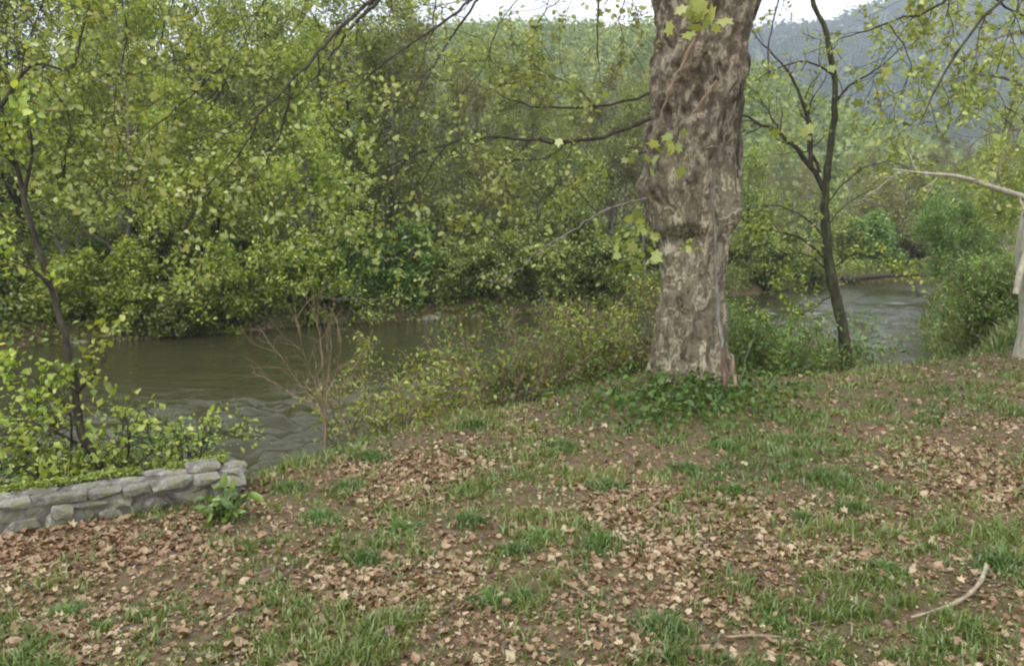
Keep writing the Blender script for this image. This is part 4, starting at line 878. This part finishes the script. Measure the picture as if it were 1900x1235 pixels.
# leaf litter
def litter_mesh(name, x, y, rg, size, lift=.02):
    N = len(x); n = 8
    nrm = unit(rg.normal(size=(N, 3)) * .35 + np.array([0, 0, 1.0])); a = rg.normal(size=(N, 3)); a = unit(a - (a * nrm).sum(1)[:, None] * nrm); b = np.cross(nrm, a)
    C = np.stack([x, y, hgt(x, y) + lift * (.3 + rg.random(N))], -1)
    th = np.linspace(0, 2 * np.pi, n, endpoint=False)[None, :] + rg.normal(size=(N, n)) * .12
    rad = size[:, None] * np.where(np.arange(n) % 2 == 0, .52, .40)[None, :] * (1 + .2 * rg.normal(size=(N, n))); rad = np.abs(rad)
    cu = (rg.normal(size=(N, n)) * .13 + (rg.random((N, 1)) - .25) * .45) * size[:, None]
    P = C[:, None] + rad[..., None] * (np.cos(th)[..., None] * a[:, None] + np.sin(th)[..., None] * b[:, None]) + cu[..., None] * nrm[:, None]
    V = np.concatenate([C[:, None], P], 1).reshape(-1, 3); base = (np.arange(N) * (n + 1))[:, None]
    F = np.concatenate([base + np.array([[0, 1 + i, 1 + (i + 1) % n]]) for i in range(n)], 1).reshape(-1, 3)
    return V, F, n
x, y, d1, rg = near_pts(130000, 52)
px, py = proj(x, y, hgt(x, y)); f = .26 + field(px, py, LIT) * 1.0 - .15 * field(px, py, GRN) - .1 * field(px, py, BARE)
k = (rg.random(len(x)) < np.clip(f, .10, 1.3) * np.clip((fbm(x * 1.7, y * 1.7, 81) - .22) * 3.4, .15, 1.2) * .62) & (d1 < .6) & ~in_wall(x, y) & ~in_trunk(x, y)
x, y = x[k], y[k]; px, py = px[k], py[k]; red = np.exp(-(((px - 90) / 330) ** 2 + ((py - 1010) / 60) ** 2))
V, F, n = litter_mesh('leaf_litter', x, y, rg, .048 * (.4 + .9 * rg.random(len(x))) * (1 + .028 * y), .015)
tn = np.clip(rg.random(len(x)) * 1.0 * (1 - .35 * red) + .06, 0, 1)
lit = link('leaf_litter', mesh_np('leaf_litter', V, F, M['litter'], np.repeat(tn, n))); lit['kind'] = 'stuff'; tag(lit, 'brown dry fallen leaves scattered over the near bank', 'leaf litter')
print('litter', len(x))
x, y, d1, rg = near_pts(150000, 58, 3.2, 18)
px, py = proj(x, y, hgt(x, y)); f = .32 + .8 * field(px, py, LIT) + .15 * field(px, py, BARE) - .15 * field(px, py, GRN)
k = (rg.random(len(x)) < np.clip(f, .15, 1) * np.clip((fbm(x * 3, y * 3, 83) - .2) * 3, .25, 1)) & (d1 < .4) & ~in_wall(x, y) & ~in_trunk(x, y); x, y = x[k], y[k]
o = link('leaf_crumbs', leaf_cloud('leaf_crumbs', np.stack([x, y, hgt(x, y) + .006 + .012 * rg.random(len(x))], -1), M['litter'], .028, .5, 1.6, .7, rg, tint=np.clip(rg.random(len(x)) ** 1.3, 0, 1))); o['kind'] = 'stuff'; tag(o, 'fine brown leaf crumbs and debris covering the soil', 'leaf litter')
# the nearest, largest fallen leaves, one by one
DL = [leaf_shape('dead_leaf', 5, 300 + k, M['litter'], random.uniform(.1, .5), random.uniform(.1, .5)) for k in range(10)]
x, y, d1, rg = near_pts(2600, 53, 3.6, 8.5); px, py = proj(x, y, hgt(x, y)); f = .25 + field(px, py, LIT) + .2 * field(px, py, BARE) - .3 * field(px, py, GRN)
k = (rg.random(len(x)) < f * .6) & (d1 < .0) & ~in_wall(x, y) & (px > 0) & (px < 1900) & (py < 1235); x, y = x[k][:280], y[k][:280]
for a, b in zip(x, y):
    o = link('dead_leaf', DL[rg.integers(10)], lit, (a, b, hz(a, b) + .03)); s = rg.uniform(.04, .075); o.scale = (s, s, s); o.rotation_euler = (rg.normal() * .3, rg.normal() * .3, rg.uniform(0, 6.28))
# small twigs lying about
ps = []
for _ in range(260):
    D = 3.6 * 5 ** rg.random(); xx = (rg.uniform(-50, 1950) - 950) / FPX * D
    if sdist(EDGE, np.array([xx]), np.array([D]))[0] > -.1 or in_wall(xx, D): continue
    th = rg.uniform(0, 3.14); L = rg.uniform(.1, .4); q = np.array([[xx + math.cos(th) * L * t, D + math.sin(th) * L * t, 0] for t in (-.5, 0, .5)]); q[1, :2] += rg.normal(size=2) * .02; q[:, 2] = hgt(q[:, 0], q[:, 1]) + .015
    ps.append((q, np.array([.005, .004, .003])))
o = link('twig_debris', tube_mesh('twig_debris', ps, M['bark_grey'], 4)); o['kind'] = 'stuff'; tag(o, 'small dry twigs strewn among the fallen leaves', 'twigs')

# distinct grass tufts
TUF = [(870, 975, .9, 'dark grass tuft on the litter left of the centre ground'), (1000, 1010, 1.05, 'dark green tuft in the centre foreground'), (955, 1035, .9, 'low dark tuft just left of the centre foreground tuft'), (1110, 1020, 1.15, 'tall dark tuft standing alone right of the centre foreground'), (1275, 872, .9, 'dark tuft below the big trunk'), (1130, 905, .95, 'broad dark tuft left below the big trunk'), (1490, 968, .85, 'tuft at the end of the brown leaf drift at right'), (1580, 945, .9, 'wide tuft on the right bank beyond the leaf drift'), (1365, 915, .9, 'dark tuft above the brown leaf drift right of centre'),
       (1222, 1170, 1.0, 'dark tuft in the bare soil near the bottom'), (1860, 1055, 1.3, 'large dark clump above the curved stick at right'), (120, 1140, .8, 'bright tuft in the brown soil at lower left'), (670, 1045, .95, 'bright tuft left of the centre foreground'), (742, 985, .9, 'fresh tuft beside the tan leaf drift'), (595, 965, .95, 'bright tuft right of the wall end'), (645, 905, .95, 'thick clump on the bank edge near the bare shrub'), (690, 850, 1.0, 'bright clump on the crest of the bank left of the leaf drift'), (880, 795, 1.2, 'wide grassy clump on the bank edge at mid photo'),
       (1640, 1060, .8, 'small tuft between leaf patches at right'), (910, 1120, .8, 'small tuft at left of the bare soil near bottom'), (970, 1112, .7, 'smallest tuft by the bare soil near bottom'), (1430, 1150, .7, 'yellow-green tuft left of the curved stick'), (540, 905, .8, 'tuft on the bank edge beside the wall end'), (1350, 830, 1.1, 'tall leafy clump under the right side of the trunk'), (1040, 830, .9, 'tuft above the leaf patch left of the trunk')]
TM = []
for s in range(4):
    rg = np.random.default_rng(400 + s); N = 420; r = .24 * rg.random(N) ** .9; th = rg.uniform(0, 6.28, N)
    TM.append(grass_blades('tuft', r * np.cos(th) * 1.25, r * np.sin(th), .05 + .20 * rg.random(N) * (1 - r / .27), .008 + .006 * rg.random(N), rg.random(N), rg, M['tuft'], z=np.zeros(N), lean=1.0))
for k, (a, b, sc, lab) in enumerate(TUF):
    p = at(a, b, 0); o = link('grass_tuft', TM[k % 4], None, (p[0], p[1], hz(p[0], p[1]) - .01)); o.rotation_euler = (0, 0, k * 1.3); s = sc * (.75 + .025 * p[1]); o.scale = (s, s, s * .9)
    tag(o, lab, 'grass tuft', 'grass tufts on the near bank')

# ivy at the foot of the big trunk, and the weed at the wall
rg = np.random.default_rng(12); N = 2600
q = np.stack([rg.normal(1275, 105, N), rg.normal(752, 24, N)], 1); P = np.array([at(a, b) for a, b in q]); P = P[(P[:, 0] - OFF[0]) ** 2 + (P[:, 1] - OFF[1]) ** 2 > .3]
P[:, 2] = hgt(P[:, 0], P[:, 1]) + .02 + .22 * rg.random(len(P)) ** 1.5
o = link('ivy_patch', leaf_cloud('ivy_patch', P, M['leaf_weed'], .07, .35, .5, .7, rg, fine=True)); tag(o, 'dark green ivy growing round the foot of the big trunk', 'ivy')
pw = at(415, 962); we = empty('weed_plant', (pw[0], pw[1], hz(pw[0], pw[1]))); tag(we, 'leafy green weed growing against the wall front', 'weed')
ps = []; LP = []
for k in range(16):
    A = path(rg, np.array([rg.normal() * .06, rg.normal() * .04, 0]), np.array([rg.normal() * .4, rg.normal() * .3 - .15, 1.0]), rg.uniform(.16, .33), 4, .12, 0); ps.append((A, np.linspace(.006, .003, 5)))
    for s in range(9): LP.append(on(A, .2 + .8 * rg.random())[0] + rg.normal(size=3) * .012)
link('stem', tube_mesh('stem', ps, M['bark_tan'], 4), we)
link('foliage', leaf_cloud('foliage', np.array(LP), M['leaf_fresh'], .10, .3, .5, .5, rg, fine=True), we)

# fallen sticks
q = [at(a, b) for a, b in ((1690, 1152), (1740, 1138), (1785, 1120), (1815, 1098), (1829, 1070))]
for v in q: v[2] = hz(v[0], v[1]) + .035
q[-1][2] += .05; q[-2][2] += .02
o = link('curved_stick', tube_mesh('curved_stick', [(smoothpath(q, 5), np.linspace(.009, .019, 21) * (1 + .12 * np.sin(np.arange(21) * 1.7)))], M['bark_stick'], 8)); tag(o, 'pale curved stick lying on the grass at lower right', 'stick')
for (a, b, c, d), lab in (((1345, 1187, 1450, 1186), 'short pale stick lying level in the bottom foreground'), ((1040, 1088, 1110, 1130), 'thin broken stick on bare soil at the centre bottom')):
    u, v = at(a, b), at(c, d); mid = (u + v) / 2 + [.01, .02, 0]
    for w in (u, mid, v): w[2] = hz(w[0], w[1]) + .03
    o = link('fallen_stick', tube_mesh('fallen_stick', [(smoothpath([u, mid, v], 4), np.linspace(.011, .007, 9))], M['bark_tan'], 6)); tag(o, lab, 'stick')

# ------------------------------------------------------------------ haze in the valley
m, t, out = newmat('haze')
v = t.nodes.new('ShaderNodeVolumePrincipled'); v.inputs['Color'].default_value = (.74, .86, 1.0, 1); v.inputs['Density'].default_value = .0005; v.inputs['Anisotropy'].default_value = .2
t.links.new(v.outputs[0], out.inputs['Volume'])
bm = bmesh.new(); bmesh.ops.create_cube(bm, size=1.0)
for q in bm.verts: q.co = Vector((q.co.x * 4400 + 100, q.co.y * 2300 + 1000, -8 + (q.co.z + .5) * 560))
me = bpy.data.meshes.new('haze'); bm.to_mesh(me); bm.free(); me.materials.append(m)
o = link('haze', me); o['kind'] = 'stuff'; tag(o, 'thin bluish haze filling the valley air', 'haze')
